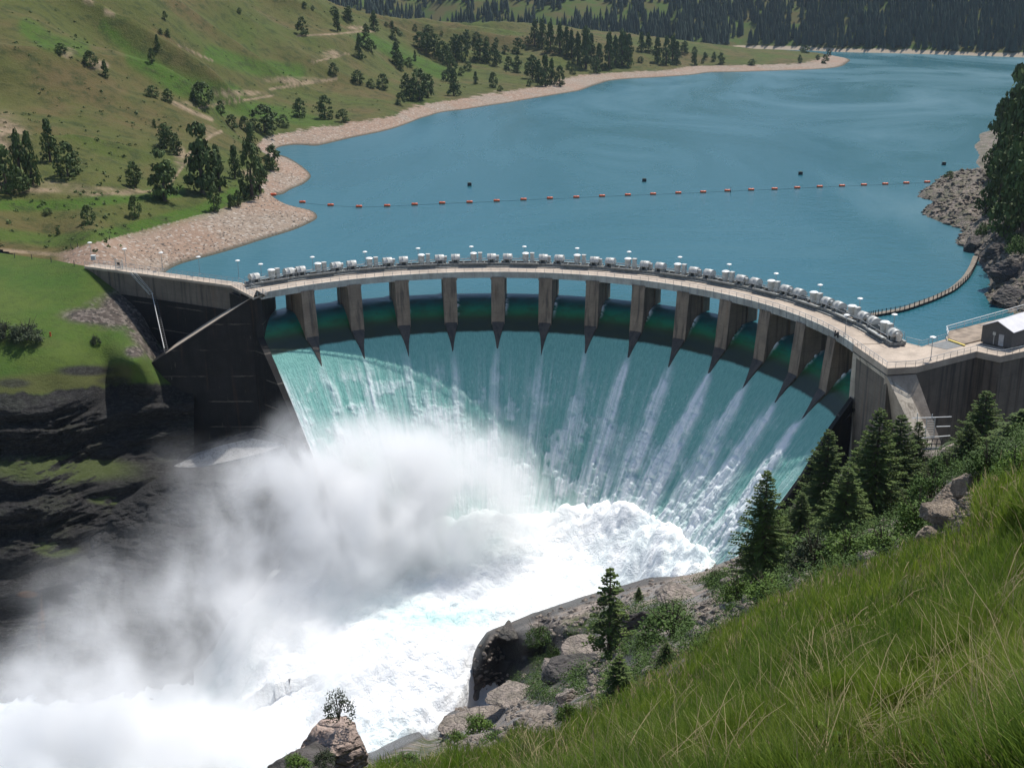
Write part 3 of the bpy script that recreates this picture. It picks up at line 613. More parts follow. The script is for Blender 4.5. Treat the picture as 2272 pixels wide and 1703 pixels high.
lump = billow(arcx/5.5, S/9.0, 0.0, 4, 71, 0.55); lump2 = fbm(arcx/1.5, S/5.0, 3.0, 4, 73, 0.6); streak = fbm(arcx/0.9, S/26.0, 1.0, 4, 75, 0.6)
foam = np.zeros(S.shape); H = np.zeros(S.shape); streak2_ = lambda: fbm(arcx/0.8, S/40.0, 2.0, 4, 78, 0.65)
right = sm(I, 6.5, 11.5)
for k in range(1, 14):
    side_ = 2.8 if k >= 10 else 2.0 if k >= 8 else 0.6 if k >= 3 else 0.8
    dl = (I-k)*DTH*RR + fbm(S/7.0, k*3.1, 0, 3, 77)*(0.6+0.045*d)
    wd = 0.55 + 0.075*d*(0.6+0.6*right)
    lob = 0.72+0.9*fbm(S/4.2, arcx/2.6, k*1.7, 4, 79)
    core = np.exp(-(dl/wd)**2)*sm(d, 1.5, 10)*side_*np.clip(lob, 0, 1.6)
    foam = np.maximum(foam, np.clip(core, 0, 1.2)); core = np.clip(core, 0, 1.1); H += core*(0.25+0.016*d)*(0.5+1.0*billow(arcx/2.2, S/2.6, k, 3, 81))
# edges of the sheet fray against the side walls
eL = np.exp(-((I+0.02)*DTH*RR/(0.8+0.09*d))**2)*sm(d, 2, 10); eR = np.exp(-((13.86+0.5*sm(76.5-RR, 0, 14)-I)*DTH*RR/(0.5+0.05*d))**2)*sm(d, 6, 20)
foam = np.maximum(foam, np.maximum(eL*1.0, eR*0.8)*(0.75+0.6*lump2))
# cotton-like puffs and general aeration, heavier on the left half and lower down
puffn = fbm(arcx/3.4+0.6*lump2, S/4.4, 9.0, 4, 83, 0.55); dens = sm(d, 5, 34)*(1-0.45*right) + 0.35*sm(d, 3, 9)*(1-sm(I, 0.6, 4.5))
puff = sm(puffn+0.36*dens+0.18*streak2_(), 0.20, 0.78)*sm(d, 4, 12)*(0.3+0.6*dens)
haze_ = 0.42*dens*sm(fbm(arcx/2.0, S/14.0, 5.0, 5, 85, 0.6)+0.25*streak, -0.25, 0.5)
foam = 1-(1-np.clip(foam, 0, 1))*(1-np.clip(puff, 0, 1)*0.9)*(1-np.clip(haze_, 0, 1)*0.75)
foam = np.maximum(foam, sm(d, 44, 60)*(0.5+0.6*lump2))
streak2 = fbm(arcx/0.55, S/60.0, 2.0, 4, 76, 0.65); foam = np.clip(foam*(0.8+0.5*streak2) + (0.16*streak+0.2*np.clip(streak2, -.2, 1))*sm(d, 1, 12), 0, 1)
H += puff*(0.5+0.5*lump)*sm(d, 4, 20)*0.55 + 0.22*streak*sm(d, 1, 10) + 0.25*lump2*sm(d, 6, 30) + sm(d, 40, 62)*lump*2.5
H += 0.05*fbm(arcx/2, S/2, 0, 3, 87)*(1-sm(d, 0, 2))
# water piles up on the pier noses, then dips along their sides
for k in range(1, 14):
    x = np.abs((I-k)*DTH*RR); H += 0.30*np.exp(-((x-1.9)/0.7)**2)*np.exp(-((RR-81.2)/1.2)**2)
nosef = np.zeros(S.shape)
for k in range(1, 14):
    x = (I-k)*DTH*RR; sgn = 1 if k >= 4 else 0
    nosef = np.maximum(nosef, np.exp(-((x-(1.95+0.2*lump2)*(1 if k >= 3 else 1))/0.42)**2)*np.exp(-np.clip((RR-79.2)/1.6, -9, 9)**2)*(0.4 if k < 4 else 1.1))
nosef *= sm(fbm(arcx/0.8, S/0.9, 0, 3, 89), -0.35, 0.25)
foam = np.maximum(foam, np.clip(nosef, 0, 1)); H += nosef*0.5
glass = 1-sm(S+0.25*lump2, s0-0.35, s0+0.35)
r2 = RR + (-1)*(-nr)*H*1.0*0 - 0; 
r2 = RR + nr*H; z2 = Zs + nz*H
r2[0] = 84.0; z2[0] = 0.0
X = AC[0]+r2*np.sin(T); Y = AC[1]+r2*np.cos(T)
m, nt, b = newmat('falling_water'); g = N(nt); p = g.pos(); fo = g.attr('foam'); gl = g.attr('glass'); sd_ = g.attr('run')
fl = g.n('ShaderNodeCombineXYZ'); g.l(g.math('MULTIPLY', g.attr('arcx'), 1.0), fl.inputs[0]); g.l(sd_, fl.inputs[1]); v = fl.outputs[0]
fine = g.noise(g.map(v, (3.2, 0.55, 1)), 1.0, 6, 0.72, 0.3); fine2 = g.noise(g.map(v, (1.1, 0.8, 1)), 1.4, 6, 0.7, 0.6)
f2 = g.math('ADD', fo, g.math('MULTIPLY', g.math('SUBTRACT', fine, 0.5), g.math('MULTIPLY', g.mr(fo, 0.02, 0.3), 0.55)))
fk = g.noise(g.map(v, (1.5, 0.75, 1)), 1.0, 8, 0.82, 0.5); big_ = g.noise(g.map(v, (0.12, 0.07, 1)), 1.0, 3, 0.6)
f2 = g.math('ADD', f2, g.math('MULTIPLY', g.math('MULTIPLY', g.mr(fk, 0.55, 0.64), g.mr(big_, 0.35, 0.62, 0.25, 1.0)), g.mr(sd_, s0+2.0, s0+16.0, 0.0, 0.6)))
f2 = g.math('ADD', f2, g.math('MULTIPLY', g.math('SUBTRACT', fine2, 0.5), g.math('MULTIPLY', g.mr(fo, 0.02, 0.3), 0.5)), clamp=True)
teal = g.mix(g.mr(fine, 0.3, 0.7), (0.25, 0.53, 0.465), (0.155, 0.40, 0.35))
c = g.mix(f2, teal, (0.93, 0.96, 0.96))
run2 = g.mr(sd_, 3.0, s0-2.0); shaded_lip = g.ramp(run2, [(0.0, (0.022, 0.12, 0.135)), (0.28, (0.014, 0.20, 0.125)), (0.62, (0.016, 0.155, 0.06)), (0.84, (0.028, 0.060, 0.022)), (1.0, (0.020, 0.034, 0.024))])  # clear green water; dark end has the bridge's shade and reflection coloured in
n3 = g.noise(g.map(v, (0.35, 0.5, 1)), 1.0, 4, 0.6); shaded_lip = g.mix(g.mr(n3, 0.4, 0.7, 0, 0.45), shaded_lip, (0.03, 0.04, 0.012))
c = g.mix(gl, c, g.mix(fo, shaded_lip, (0.85, 0.88, 0.88)))
g.l(c, b.inputs['Base Color']); g.l(g.mr(g.math('ADD', f2, g.math('MULTIPLY', gl, -0.5)), -0.5, 0.7, 0.32, 0.75, False), b.inputs['Roughness']); setp(b, ior=1.33)
g.l(g.bump(g.math('ADD', fine, fine2), 0.5, g.val(0.3, g.n('ShaderNodeValue').outputs[0]) or 0.35), b.inputs['Normal']) if False else None
bp = g.n('ShaderNodeBump'); g.l(g.math('ADD', fine, g.math('MULTIPLY', fine2, 0.8)), bp.inputs['Height']); bp.inputs['Distance'].default_value = 0.45
g.l(g.mr(gl, 0, 1, 0.75, 0.03), bp.inputs['Strength']); g.l(bp.outputs[0], b.inputs['Normal'])
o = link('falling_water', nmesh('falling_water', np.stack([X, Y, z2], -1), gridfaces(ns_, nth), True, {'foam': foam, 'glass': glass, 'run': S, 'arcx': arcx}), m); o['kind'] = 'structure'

# ---------------------------------------------------------------- river of white water below
xs = np.arange(-150, 82, 0.42); ys = np.arange(120, 292, 0.42); X, Y = np.meshgrid(xs, ys)
drop = sm(Y+0.12*X+6*fbm(X/20, Y/20, 0, 2, 91), 176, 222)
drop = drop*sm(X+5*fbm(X/15, Y/15, 3, 2, 92), -108, -30)
Zr = -62.5 + drop*12.3
fx_ = X*.5+Y*.86; fy_ = -X*.86+Y*.5; lump = billow(fx_/13, fy_/7, 0, 5, 93, 0.58); tur = fbm(X/22, Y/22, 0, 3, 95)
rad = np.hypot(X-AC[0], Y-AC[1]); near = np.exp(-((rad-44)/7)**2)*(np.abs(np.arctan2(X-AC[0], Y-AC[1])) < 1.95)
Zr = Zr + lump*(2.4+2.0*(1-drop)+1.8*near) + tur*1.8 + near*3.0 - 1.2
Zr += 0.55*fbm(X/2.6, Y/2.6, 0, 4, 96, 0.6) + 0.5*billow(X/1.7, Y/1.7, 0, 3, 98)
face = np.exp(-((drop-0.5)/0.28)**2)
Zr += face*0.5*fbm(X/9, Y/9, 0, 4, 97); ang_ = np.arctan2(X-AC[0], Y-AC[1]); Zr += 9.5*np.exp(-((rad-50)/7.5)**2)*sm(ang_, 0.15, 0.85)*(ang_ < 1.9)*(0.85+0.2*lump+0.12*fbm(X/4, Y/4, 0, 4, 94))
ffo = np.clip(0.93 + 0.5*fbm(X/12, Y/12, 0, 4, 99) - 0.55*np.exp(-(((X+14)/11)**2+((Y-222)/5)**2))*1.6, 0, 1)
m, nt, b = newmat('white_water'); g = N(nt); p = g.pos(); n = g.noise(p, 0.45, 6, 0.7, 0.6); n2 = g.noise(p, 1.8, 5, 0.7)
f2 = g.math('ADD', g.attr('foam'), g.math('MULTIPLY', g.math('SUBTRACT', n, 0.5), 0.35), clamp=True)
g.l(g.mix(f2, (0.50, 0.72, 0.70), (0.95, 0.965, 0.965)), b.inputs['Base Color']); setp(b, rough=0.8, spec=0.2)
g.l(g.bump(g.math('ADD', n, g.math('MULTIPLY', n2, 0.5)), 0.8, 0.9), b.inputs['Normal'])
rimx_ = [300,600,700,830,930,1000,1040,1060,1080,1200,1340,1500,1580,1640,1700,1790,1860,2900]; rimy_ = [1990,1800,1735,1662,1617,1570,1476,1428,1400,1353,1308,1266,1240,1208,1160,1085,1045,800]
_px, _py = toPx(np.stack([X, Y, Zr], -1)); Zr = Zr - 9*sm(_py-np.interp(_px, rimx_, rimy_), 6, 45)*(_px > 860)*(Y < 275) - 1.2*sm(_py-np.interp(_px, rimx_, rimy_), -60, 6)*(_px > 860)*(Y < 275)
link('river_water', nmesh('river_water', np.stack([X, Y, Zr], -1), gridfaces(*X.shape), True, {'foam': ffo}), m)['kind'] = 'structure'
# ================================================================ LEFT BANK BELOW THE DAM (meadow and gorge wall)
def plD(px, py, a, b): return float(onplane(px, py, a[:2], b[:2])[1])
pc = []                                                        # px, py, D
def addz(px, py, z): pc.append((px, py, float(dz(px, py, z))))
for x, y, z in ((-300,540,9),(0,560,8.2),(120,578,7.8),(188,592,7.2),(0,640,4.5),(-300,640,5),(100,640,4),(0,720,0.5),(-300,720,1),(150,700,0),(0,800,-5),(-300,800,-5),(150,800,-6),(230,790,-8),(0,872,-10),(-300,880,-10),(110,868,-11),(200,852,-12),(262,845,-13.5)): addz(x, y, z)
for x, y in ((250,640),(286,667),(317,701),(338,739),(362,772)): pc.append((x, y, plD(x, y, WL0, WL1)-0.3))
pc.append((420, 760, plD(420, 760, WL0, WL1)+1)); pc.append((300, 800, 281)); pc.append((330, 860, 283))
ze_ = lambda x: float(np.interp(x, [-300, 0, 200, 300, 420], [-10.5, -10.5, -12.5, -14, -15]))
for x in (-300, -100, 0, 100, 200, 290, 400):
    De, Db_ = float(dz(x, 880 if x < 150 else 862, ze_(x))), float(dz(x, 1560, -61.5))
    for y, k in ((905, .03), (960, .06), (1012, .09), (1062, .24), (1100, .27), (1140, .36), (1200, .43), (1240, .52), (1330, .64), (1430, .8), (1540, .97), (1640, 1.05)):
        if x > 250 and y < 1000: continue
        pc.append((x, y, De+k*(Db_-De)))
pc = np.array(pc); L_t = TPS(pc[:, 0]/1000, pc[:, 1]/1000, np.log(pc[:, 2]), 1e-6)
topx = [-400, 0, 120, 188, 250, 286, 317, 338, 362, 440]; topy = [536, 561, 577, 590, 638, 665, 699, 737, 770, 800]
U, Vv = np.meshgrid(np.linspace(-320, 430, 420), np.linspace(0, 1, 620)); T0y = np.interp(U, topx, topy); PYg = T0y+(1700-T0y)*Vv; PXg = U
Dg = np.exp(L_t(PXg/1000, PYg/1000)); P = atd(PXg, PYg, Dg)
edge = 872-22*sm(PXg, 60, 300)+fbm(PXg/26, 0.5, 0, 3, 105)*9; rocky = sm(PYg, edge-3, edge+5)
ledge = blob(PXg, PYg, 130, 1040, 190, 34) + blob(PXg, PYg, 250, 1106, 60, 16) + blob(PXg, PYg, 125, 1216, 55, 22)
out = blob(PXg, PYg, 190, 822, 75, 14)+blob(PXg, PYg, 30, 850, 45, 12)*0.8+blob(PXg, PYg, 255, 845, 45, 12)*.7
st = fbm(P[..., 0]/14, P[..., 1]/14, P[..., 2]/2.0, 5, 107, 0.6)*3.4 + billow(P[..., 0]/6, P[..., 1]/6, P[..., 2]/2.6, 4, 109)*3.0 - 1.2
terr = np.abs(np.mod(P[..., 2]+1.5*fbm(P[..., 0]/11, P[..., 1]/11, 0, 3, 110), 6.5)-3.25)*0.75
st = st*(0.7+0.9*vn(P[..., 0]/17, P[..., 1]/17, P[..., 2]/11, 108)); vc_ = 0
Dg2 = Dg - (st+terr+vc_)*sm(PYg-edge, -2, 70)*(1-0.5*np.clip(ledge, 0, 1)) - np.clip(out, 0, 1)*0.25*np.clip(st, -1, 2) - fbm(P[..., 0]/5, P[..., 1]/5, 0, 3, 111)*0.35
P = atd(PXg, PYg, Dg2)
rubble = seg_mask(PXg, PYg, [(215,695),(290,700),(345,770)], 34)*sm(fbm(P[..., 0]/4, P[..., 1]/4, 0, 3, 113), -0.75, -0.2)
rubble = np.maximum(rubble, blob(PXg, PYg, 275, 680, 70, 45)); rubble = np.maximum(rubble, blob(PXg, PYg, 205, 700, 80, 22)); rubble = np.maximum(rubble, blob(PXg, PYg, 300, 780, 28, 16)); rubble *= (PYg > 640-0.25*(PXg-200))
m, nt, b = newmat('left_bank'); g = N(nt); p = g.pos(); n1 = g.noise(p, 0.05, 5, 0.6); n2 = g.noise(p, 0.5, 5, 0.7); n3 = g.noise(p, 2.5, 4, 0.7)
gc = g.mix(g.mr(n1, 0.36, 0.62), (0.048, 0.100, 0.009), (0.075, 0.112, 0.015)); gc = g.mix(g.math('MULTIPLY', g.mr(n2, 0.4, 0.7), 0.45), gc, (0.035, 0.055, 0.010))
gc = g.mix(g.attr('dry'), gc, (0.085, 0.085, 0.025))
vc = g.sep(g.vor(p, 1.3, out=1)); rb = g.mix(g.mr(vc[0], 0.3, 1.0), (0.075, 0.06, 0.05), (0.19, 0.16, 0.135)); rb = g.mix(g.mr(vc[1], 0.7, 0.95), rb, (0.04, 0.035, 0.03))
gc = g.mix(g.attr('rubble'), gc, rb)
fr_ = g.noise(g.map(p, (1, 1, 2.6)), 0.8, 6, 0.72, 0.4)
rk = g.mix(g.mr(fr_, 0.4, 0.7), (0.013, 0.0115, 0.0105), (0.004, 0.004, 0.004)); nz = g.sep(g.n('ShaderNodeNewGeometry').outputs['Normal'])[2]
rk = g.mix(g.math('MULTIPLY', g.mr(g.math('ADD', nz, g.math('MULTIPLY', n2, 0.3)), 0.72, 1.0), g.attr('moss')), rk, (0.045, 0.06, 0.012))
rk = g.mix(g.attr('rust'), rk, (0.11, 0.045, 0.010))
g.l(g.mix(g.attr('rocky'), gc, rk), b.inputs['Base Color'])
rgh = g.math('SUBTRACT', 0.95, g.math('MULTIPLY', g.attr('rocky'), g.mr(fr_, 0.3, 0.6, 0.62, 0.1))); g.l(rgh, b.inputs['Roughness']); setp(b, spec=0.3)
g.l(g.bump(g.math('ADD', fr_, n3), 0.8, 0.5), b.inputs['Normal'])
dry = seg_mask(PXg, PYg, [(0,860),(120,850),(270,830)], 26)*0.8 + blob(PXg, PYg, 60, 760, 90, 14)*.3
moss = np.clip(ledge*1.1+0.12*sm(fbm(P[..., 0]/6, P[..., 1]/6, 0, 3, 115), 0, .4), 0, 1)
rust = np.maximum(blob(PXg, PYg, 62, 1318, 26, 9), 0.6*np.maximum(blob(PXg, PYg, 92, 1400, 9, 95), blob(PXg, PYg, 222, 1360, 10, 80))*sm(vn(PXg/4, PYg/60, 0, 3), -.6, .4))
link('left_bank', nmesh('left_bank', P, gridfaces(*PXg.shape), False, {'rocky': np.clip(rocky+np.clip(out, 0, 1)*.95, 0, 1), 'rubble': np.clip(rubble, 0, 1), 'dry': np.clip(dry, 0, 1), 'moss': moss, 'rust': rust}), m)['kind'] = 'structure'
LB = (PXg, PYg, P)
def hit_lb(px, py):
    D = float(np.exp(L_t(px/1000, py/1000))); q = atd(px, py, D); return np.array([q[0], q[1], q[2]-0.1]), D

# dark rock footing under the wet slab, down to the pool
U, Vv = np.meshgrid(np.linspace(150, 668, 330), np.linspace(0, 1, 300))
ty = np.interp(U, [150, 250, 330, 390, 450, 640, 668], [1190, 1110, 1062, 1040, 1036, 1004, 1010]); by = np.interp(U, [150, 250, 430, 520, 600, 640, 668], [1580, 1575, 1555, 1470, 1370, 1300, 1270])
Dt = onplane(U, ty, LW(0, 0, 0)[:2], LW(LL, 0, 0)[:2])[1]-np.interp(U, [150, 380, 450, 630, 668], [30, 18.5, 20.5, 14.5, 13]); Db = dz(U, by, -63.5)
PYg = ty+(by-ty)*Vv; Dg = Dt+(Db-Dt)*Vv**0.62; q = atd(U, PYg, Dg)
Dg = Dg - (billow(q[..., 0]/5, q[..., 1]/5, q[..., 2]/2.2, 4, 141)*3.4+fbm(q[..., 0]/12, q[..., 1]/12, q[..., 2]/3, 4, 143)*3)*sm(Vv, 0, .08)
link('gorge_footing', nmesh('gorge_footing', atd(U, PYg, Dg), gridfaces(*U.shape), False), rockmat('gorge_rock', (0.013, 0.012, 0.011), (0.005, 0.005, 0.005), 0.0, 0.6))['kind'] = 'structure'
# ================================================================ NEAR BANK (the slope the photographer stands on)
nc = []
def nz_(x, y, z): nc.append((x, y, float(dz(x, y, z))))
for x, y, z in ((830,1665,-61),(930,1620,-60.5),(1000,1575,-60),(1040,1480,-56),(1060,1430,-51),(1080,1402,-49.3),(1200,1356,-49.0),(1340,1311,-48.8),(1500,1268,-48.6),(1580,1243,-48.4),(1640,1212,-46)): nz_(x, y, z)
for x, y, D in ((400,1950,120),(600,1780,165),(1700,1165,232),(1790,1090,228),(1860,1050,222),(1960,1030,216),(2061,1015,200),(2100,985,200),(2160,975,196),(2230,950,190),(2300,900,185),(2600,850,170),
    # face of rock under the upper lip
    (1110,1430,212),(1110,1500,210),(1200,1390,214),(1200,1460,208),(1300,1355,213),(1290,1420,200),(1060,1550,207),(1120,1540,205),
    # middle bank
    (950,1650,170),(1000,1610,176),(1100,1600,172),(1200,1530,150),(1200,1600,105),(1180,1430,205),(1340,1470,128),(1260,1400,205),(1400,1320,205),(1400,1390,165),(1500,1300,200),(1500,1380,130),(1580,1300,175),(1600,1350,105),(1650,1280,150),(1700,1270,130),(1330,1540,75),(1420,1480,80),(1500,1435,72),(1100,1640,85),(1000,1660,105),
    (1750,1220,140),(1850,1180,150),(1850,1120,180),(1950,1150,150),(1960,1080,190),(2050,1120,130),(2050,1060,178),(2130,1040,150),(2200,1000,150),(2300,950,145),(2600,900,140),(500,1900,90),
    # grass edge of the foreground
    (700,1790,40),(850,1705,42),(1000,1672,46),(1150,1625,48),(1300,1580,50),(1400,1530,54),(1500,1470,56),(1600,1400,58),(1700,1335,60),(1850,1270,60),(2000,1220,58),(2085,1190,56),(2120,1150,55),(2160,1085,54),(2220,1050,52),(2300,1015,50),(2600,900,48),
    (1000,1760,20),(850,1800,22),(1300,1703,12.5),(1300,1640,24),(1500,1600,20),(1700,1500,18),(1700,1600,11.5),(1700,1703,8),(1500,1703,9.5),(2000,1400,18),(2000,1300,32),(2272,1350,13),(2272,1200,24),(2272,1500,8.5),(2272,1703,5.5),(2000,1703,6.5),(2000,1550,10.5),(2600,1703,4.5),(2600,1300,14),(2600,1050,28),
    (1300,1900,6.5),(1700,1900,4.8),(2272,1900,3.5),(900,1900,10),(600,2000,9),(1300,2300,3),(2000,2300,2.2),(2600,2300,2),(600,2300,4.5),(1700,2500,1.9)): nc.append((x, y, D))
nc = np.array(nc); N_t = TPS(nc[:, 0]/1000, nc[:, 1]/1000, np.log(nc[:, 2]), 1e-5)
rimx = [300,600,700,830,930,1000,1040,1060,1080,1200,1340,1500,1580,1640,1700,1790,1860,1960,2061,2100,2160,2230,2300,2600,2900]
rimy = [1990,1800,1735,1662,1617,1570,1476,1428,1400,1353,1308,1266,1240,1208,1160,1085,1045,1025,1010,980,970,945,895,840,800]
U, Vv = np.meshgrid(np.linspace(420, 2800, 900), np.linspace(0, 1, 620)); R0 = np.interp(U, rimx, rimy)+1.5*fbm(U/25, 0, 0, 3, 120); PYg = R0+(2500-R0)*(0.62*Vv+0.38*Vv**2.4); PXg = U
Dg = np.exp(N_t(PXg/1000, PYg/1000)); P = atd(PXg, PYg, Dg)
grassy = 1-sm(Dg+fbm(PXg/45, PYg/45, 0, 3, 121)*14, 52, 66)
scree = np.clip(blob(PXg, PYg, 2110, 1120, 62, 52)+blob(PXg, PYg, 2170, 1050, 40, 40), 0, 1)*sm(fbm(PXg/12, PYg/12, 0, 3, 131), -.5, .1)
rx, ry, rz = P[..., 0], P[..., 1], P[..., 2]
lipz = seg_mask(PXg, PYg, [(1080,1402),(1200,1360),(1340,1318),(1500,1275),(1580,1250)], 34)
blk = fbm(rx/9, ry/9, rz/4, 5, 123, 0.58)*3.0 + billow(rx/5, ry/5, rz/3, 4, 125)*2.2-1.0
fade = sm(PYg-R0, 3, 26)
def near_rel(px, py, D, R0y):
    q = atd(px, py, D); x, y, z = q[..., 0], q[..., 1], q[..., 2]
    gr = 1-sm(D+fbm(px/45, py/45, 0, 3, 121)*14, 52, 66)
    sc2 = np.clip(blob(px, py, 2110, 1120, 62, 52)+blob(px, py, 2170, 1050, 40, 40), 0, 1)
    lp = seg_mask(px, py, [(1080,1402),(1200,1360),(1340,1318),(1500,1275),(1580,1250)], 34)
    bk_ = fbm(x/16, y/16, z/9, 5, 123, 0.5)*2.6
    return D - bk_*(1-gr)*(0.2+0.8*sm(D, 70, 120))*sm(py-R0y, 5, 40)*(1-0.85*lp) - gr*fbm(x/2.5, y/2.5, 0, 4, 127)*0.02*D - sc2*billow(x/1.2, y/1.2, z/1.2, 3, 129)*1.1
Dg2 = near_rel(PXg, PYg, Dg, R0)
def near_pt(px, py): 
    px = np.asarray(px, float); py = np.asarray(py, float); D = np.exp(N_t(px/1000, py/1000)); D2 = near_rel(px, py, D, np.interp(px, rimx, rimy)); return atd(px, py, D2), D2
P = atd(PXg, PYg, Dg2); top = P[0].copy(); top[:, 2] -= 25; P = np.concatenate([top[None], P], 0)
ex = lambda a: np.concatenate([a[:1], a], 0)
m, nt, b = newmat('near_bank'); g = N(nt); p = g.pos(); n1 = g.noise(p, 0.12, 5, 0.6); n2 = g.noise(p, 0.8, 5, 0.7); n3 = g.noise(p, 4.0, 4, 0.7); nz = g.sep(g.n('ShaderNodeNewGeometry').outputs['Normal'])[2]
gc = g.mix(g.mr(n1, 0.36, 0.62), (0.022, 0.034, 0.008), (0.05, 0.042, 0.018)); gc = g.mix(g.mr(n3, 0.45, 0.7), gc, (0.03, 0.022, 0.012))
fr_ = g.noise(g.map(p, (1, 1, 1.6)), 0.7, 7, 0.74, 0.5); cr = g.vor(g.map(p, (0.7, 0.7, 1.3)), 0.45, 'DISTANCE_TO_EDGE')
rk = g.mix(g.mr(fr_, 0.4, 0.68), (0.36, 0.30, 0.25), (0.11, 0.09, 0.08)); rk = g.mix(g.mr(n1, 0.45, 0.6), rk, (0.22, 0.21, 0.20)); rk = g.mix(g.mr(cr, 0, 0.045, 0.75, 0), rk, (0.03, 0.027, 0.025))
veg_ = g.math('MULTIPLY', g.mr(g.noise(p, 0.22, 6, 0.65), 0.47, 0.56), g.mr(nz, 0.3, 0.6)); veg_ = g.math('MULTIPLY', veg_, g.math('SUBTRACT', 1.0, g.attr('bare')))
rk = g.mix(veg_, rk, (0.045, 0.065, 0.016)); rk = g.mix(g.attr('wet_shaded_rock'), rk, (0.035, 0.033, 0.032)); sc_ = g.mix(g.mr(n3, 0.35, 0.65), (0.36, 0.27, 0.20), (0.16, 0.12, 0.09))
c = g.mix(g.attr('grassy'), rk, gc); c = g.mix(g.attr('scree'), c, sc_); g.l(c, b.inputs['Base Color']); setp(b, spec=0.2)
g.l(g.math('SUBTRACT', 0.92, g.math('MULTIPLY', g.attr('wet_shaded_rock'), 0.6)), b.inputs['Roughness'])
g.l(g.bump(g.math('ADD', fr_, g.math('MULTIPLY', n3, 0.4)), 0.9, 0.5), b.inputs['Normal'])
wet_shade = np.clip(seg_mask(PXg, PYg, [(830,1672),(930,1622),(1000,1580)], 16)+seg_mask(PXg, PYg, [(1060,1430),(1080,1402),(1340,1313),(1580,1246)], 13)*0.8+blob(PXg, PYg, 1110, 1480, 85, 75)+blob(PXg, PYg, 1215, 1420, 110, 40)+blob(PXg, PYg, 1240, 1480, 75, 50)*.9+blob(PXg, PYg, 1395, 1420, 26, 70), 0, 1)  # wet water edges; larger patches put the rock faces' shade into the colour
bare = np.clip(blob(PXg, PYg, 1080, 1590, 150, 60)+blob(PXg, PYg, 1290, 1420, 110, 28)+blob(PXg, PYg, 1480, 1340, 120, 45)+lipz, 0, 1)
link('near_bank', nmesh('near_bank', P, gridfaces(P.shape[0], P.shape[1]), False, {'grassy': ex(grassy), 'scree': ex(scree), 'wet_shaded_rock': ex(wet_shade), 'bare': ex(bare)}), m)['kind'] = 'structure'
def hit_nb(px, py, dn=0.0):
    D = float(np.exp(N_t(px/1000, py/1000))); q = atd(px, py, D); return np.array([q[0], q[1], q[2]-dn]), D
# ================================================================ THINGS ON AND ROUND THE DAM
def dup(root, loc, rz, **k):
    r = root.copy(); col.objects.link(r); r.location = loc; r.rotation_euler = (0, 0, rz)
    for ch in list(root.children):
        c = ch.copy(); col.objects.link(c); c.parent = r
        for gch in ch.children: d = gch.copy(); col.objects.link(d); d.parent = c
    tag(r, **k); return r
def railing(name, path, h, step, label, mat=M_RAIL, z=ZD, zpost=None, rp=0.045, rr=0.05, mid=(0.55,), group='railings of the dam'):
    """path of xy(z) points; one thing with a rail part and its posts"""
    pts = [Vector((p[0], p[1], p[2] if len(p) > 2 else z)) for p in path]
    root = empty(name, tuple(pts[0])); tag(root, label, 'railing', group); o = pts[0]
    mb = MB(); 
    for a, b in zip(pts[:-1], pts[1:]): mb.tube(a-o+Vector((0, 0, h)), b-o+Vector((0, 0, h)), rr, n=5)
    mb.build('top_rail', mat, root)
    if mid:
        mb = MB()
        for f in mid:
            for a, b in zip(pts[:-1], pts[1:]): mb.tube(a-o+Vector((0, 0, h*f)), b-o+Vector((0, 0, h*f)), rr*0.7, n=4)
        mb.build('middle_rail', mat, root)
    L = [0]
    for a, b in zip(pts[:-1], pts[1:]): L.append(L[-1]+(b-a).length)
    n = max(2, min(95, int(round(L[-1]/step))+1)); zb = 0 if zpost is None else zpost
    pm = MB(); pm.tube((0, 0, zb), (0, 0, h), rp, n=4); pme = pm.mesh('post')
    for k in range(n):
        s = L[-1]*k/(n-1); j = min(len(pts)-2, int(np.searchsorted(L, s, 'right'))-1); f = (s-L[j])/max(1e-6, L[j+1]-L[j]); q = pts[j].lerp(pts[j+1], f)-o
        po = link('post', pme, mat, root); po.location = q
    return root
railing('railing', [pol(i, 76.45, ZD)[:2] for i in np.linspace(0.02, 13.8, 100)], 1.1, 2.3, 'long steel railing along the downstream edge of the curved deck', M_RAIL, zpost=-1.55, rp=0.06, rr=0.06)
railing('railing', [pol(i, 87.45)[:2] for i in np.linspace(0.15, 13.75, 80)], 1.9, 4.1, 'thin railing behind the gate hoists on the lake side', M_RAIL, mid=(0.4, 0.72), rr=0.035)
railing('railing', [(q[0], q[1]) for q in offs([WL0, WL1, WL2, P3z(590, 657, ZD)], 0.0)], 1.1, 1.9, 'railing along the meadow side of the left wing wall', M_RAIL)
railing('railing', [(q[0], q[1]) for q in offs([WL0, WL1, WL2], 3.1)], 1.1, 1.9, 'railing along the lake side of the left wing wall', M_RAIL)
railing('railing', [(e0[0]+.1, e0[1]+.1)]+[(q[0], q[1]+0.06) for q in Q], 1.15, 2.0, 'railing round the downstream edge of the right yard', M_RAIL)
railing('railing', [(ub[0], ub[1]), (U_[3][0], U_[3][1]), (U_[2][0], U_[2][1]-.2)], 1.15, 2.6, 'low railing between the last hoist and the yellow-edged pad', M_RAIL)
railing('railing', [P3z(2103, 751, ZD+.25), P3z(2099, 737, ZD+.25), P3z(2272, 688, ZD+.25), P3z(2400, 655, ZD+.25)], 1.3, 2.9, 'pale pipe railing on the lake edge of the raised pad', M_LAMP, rr=0.08)

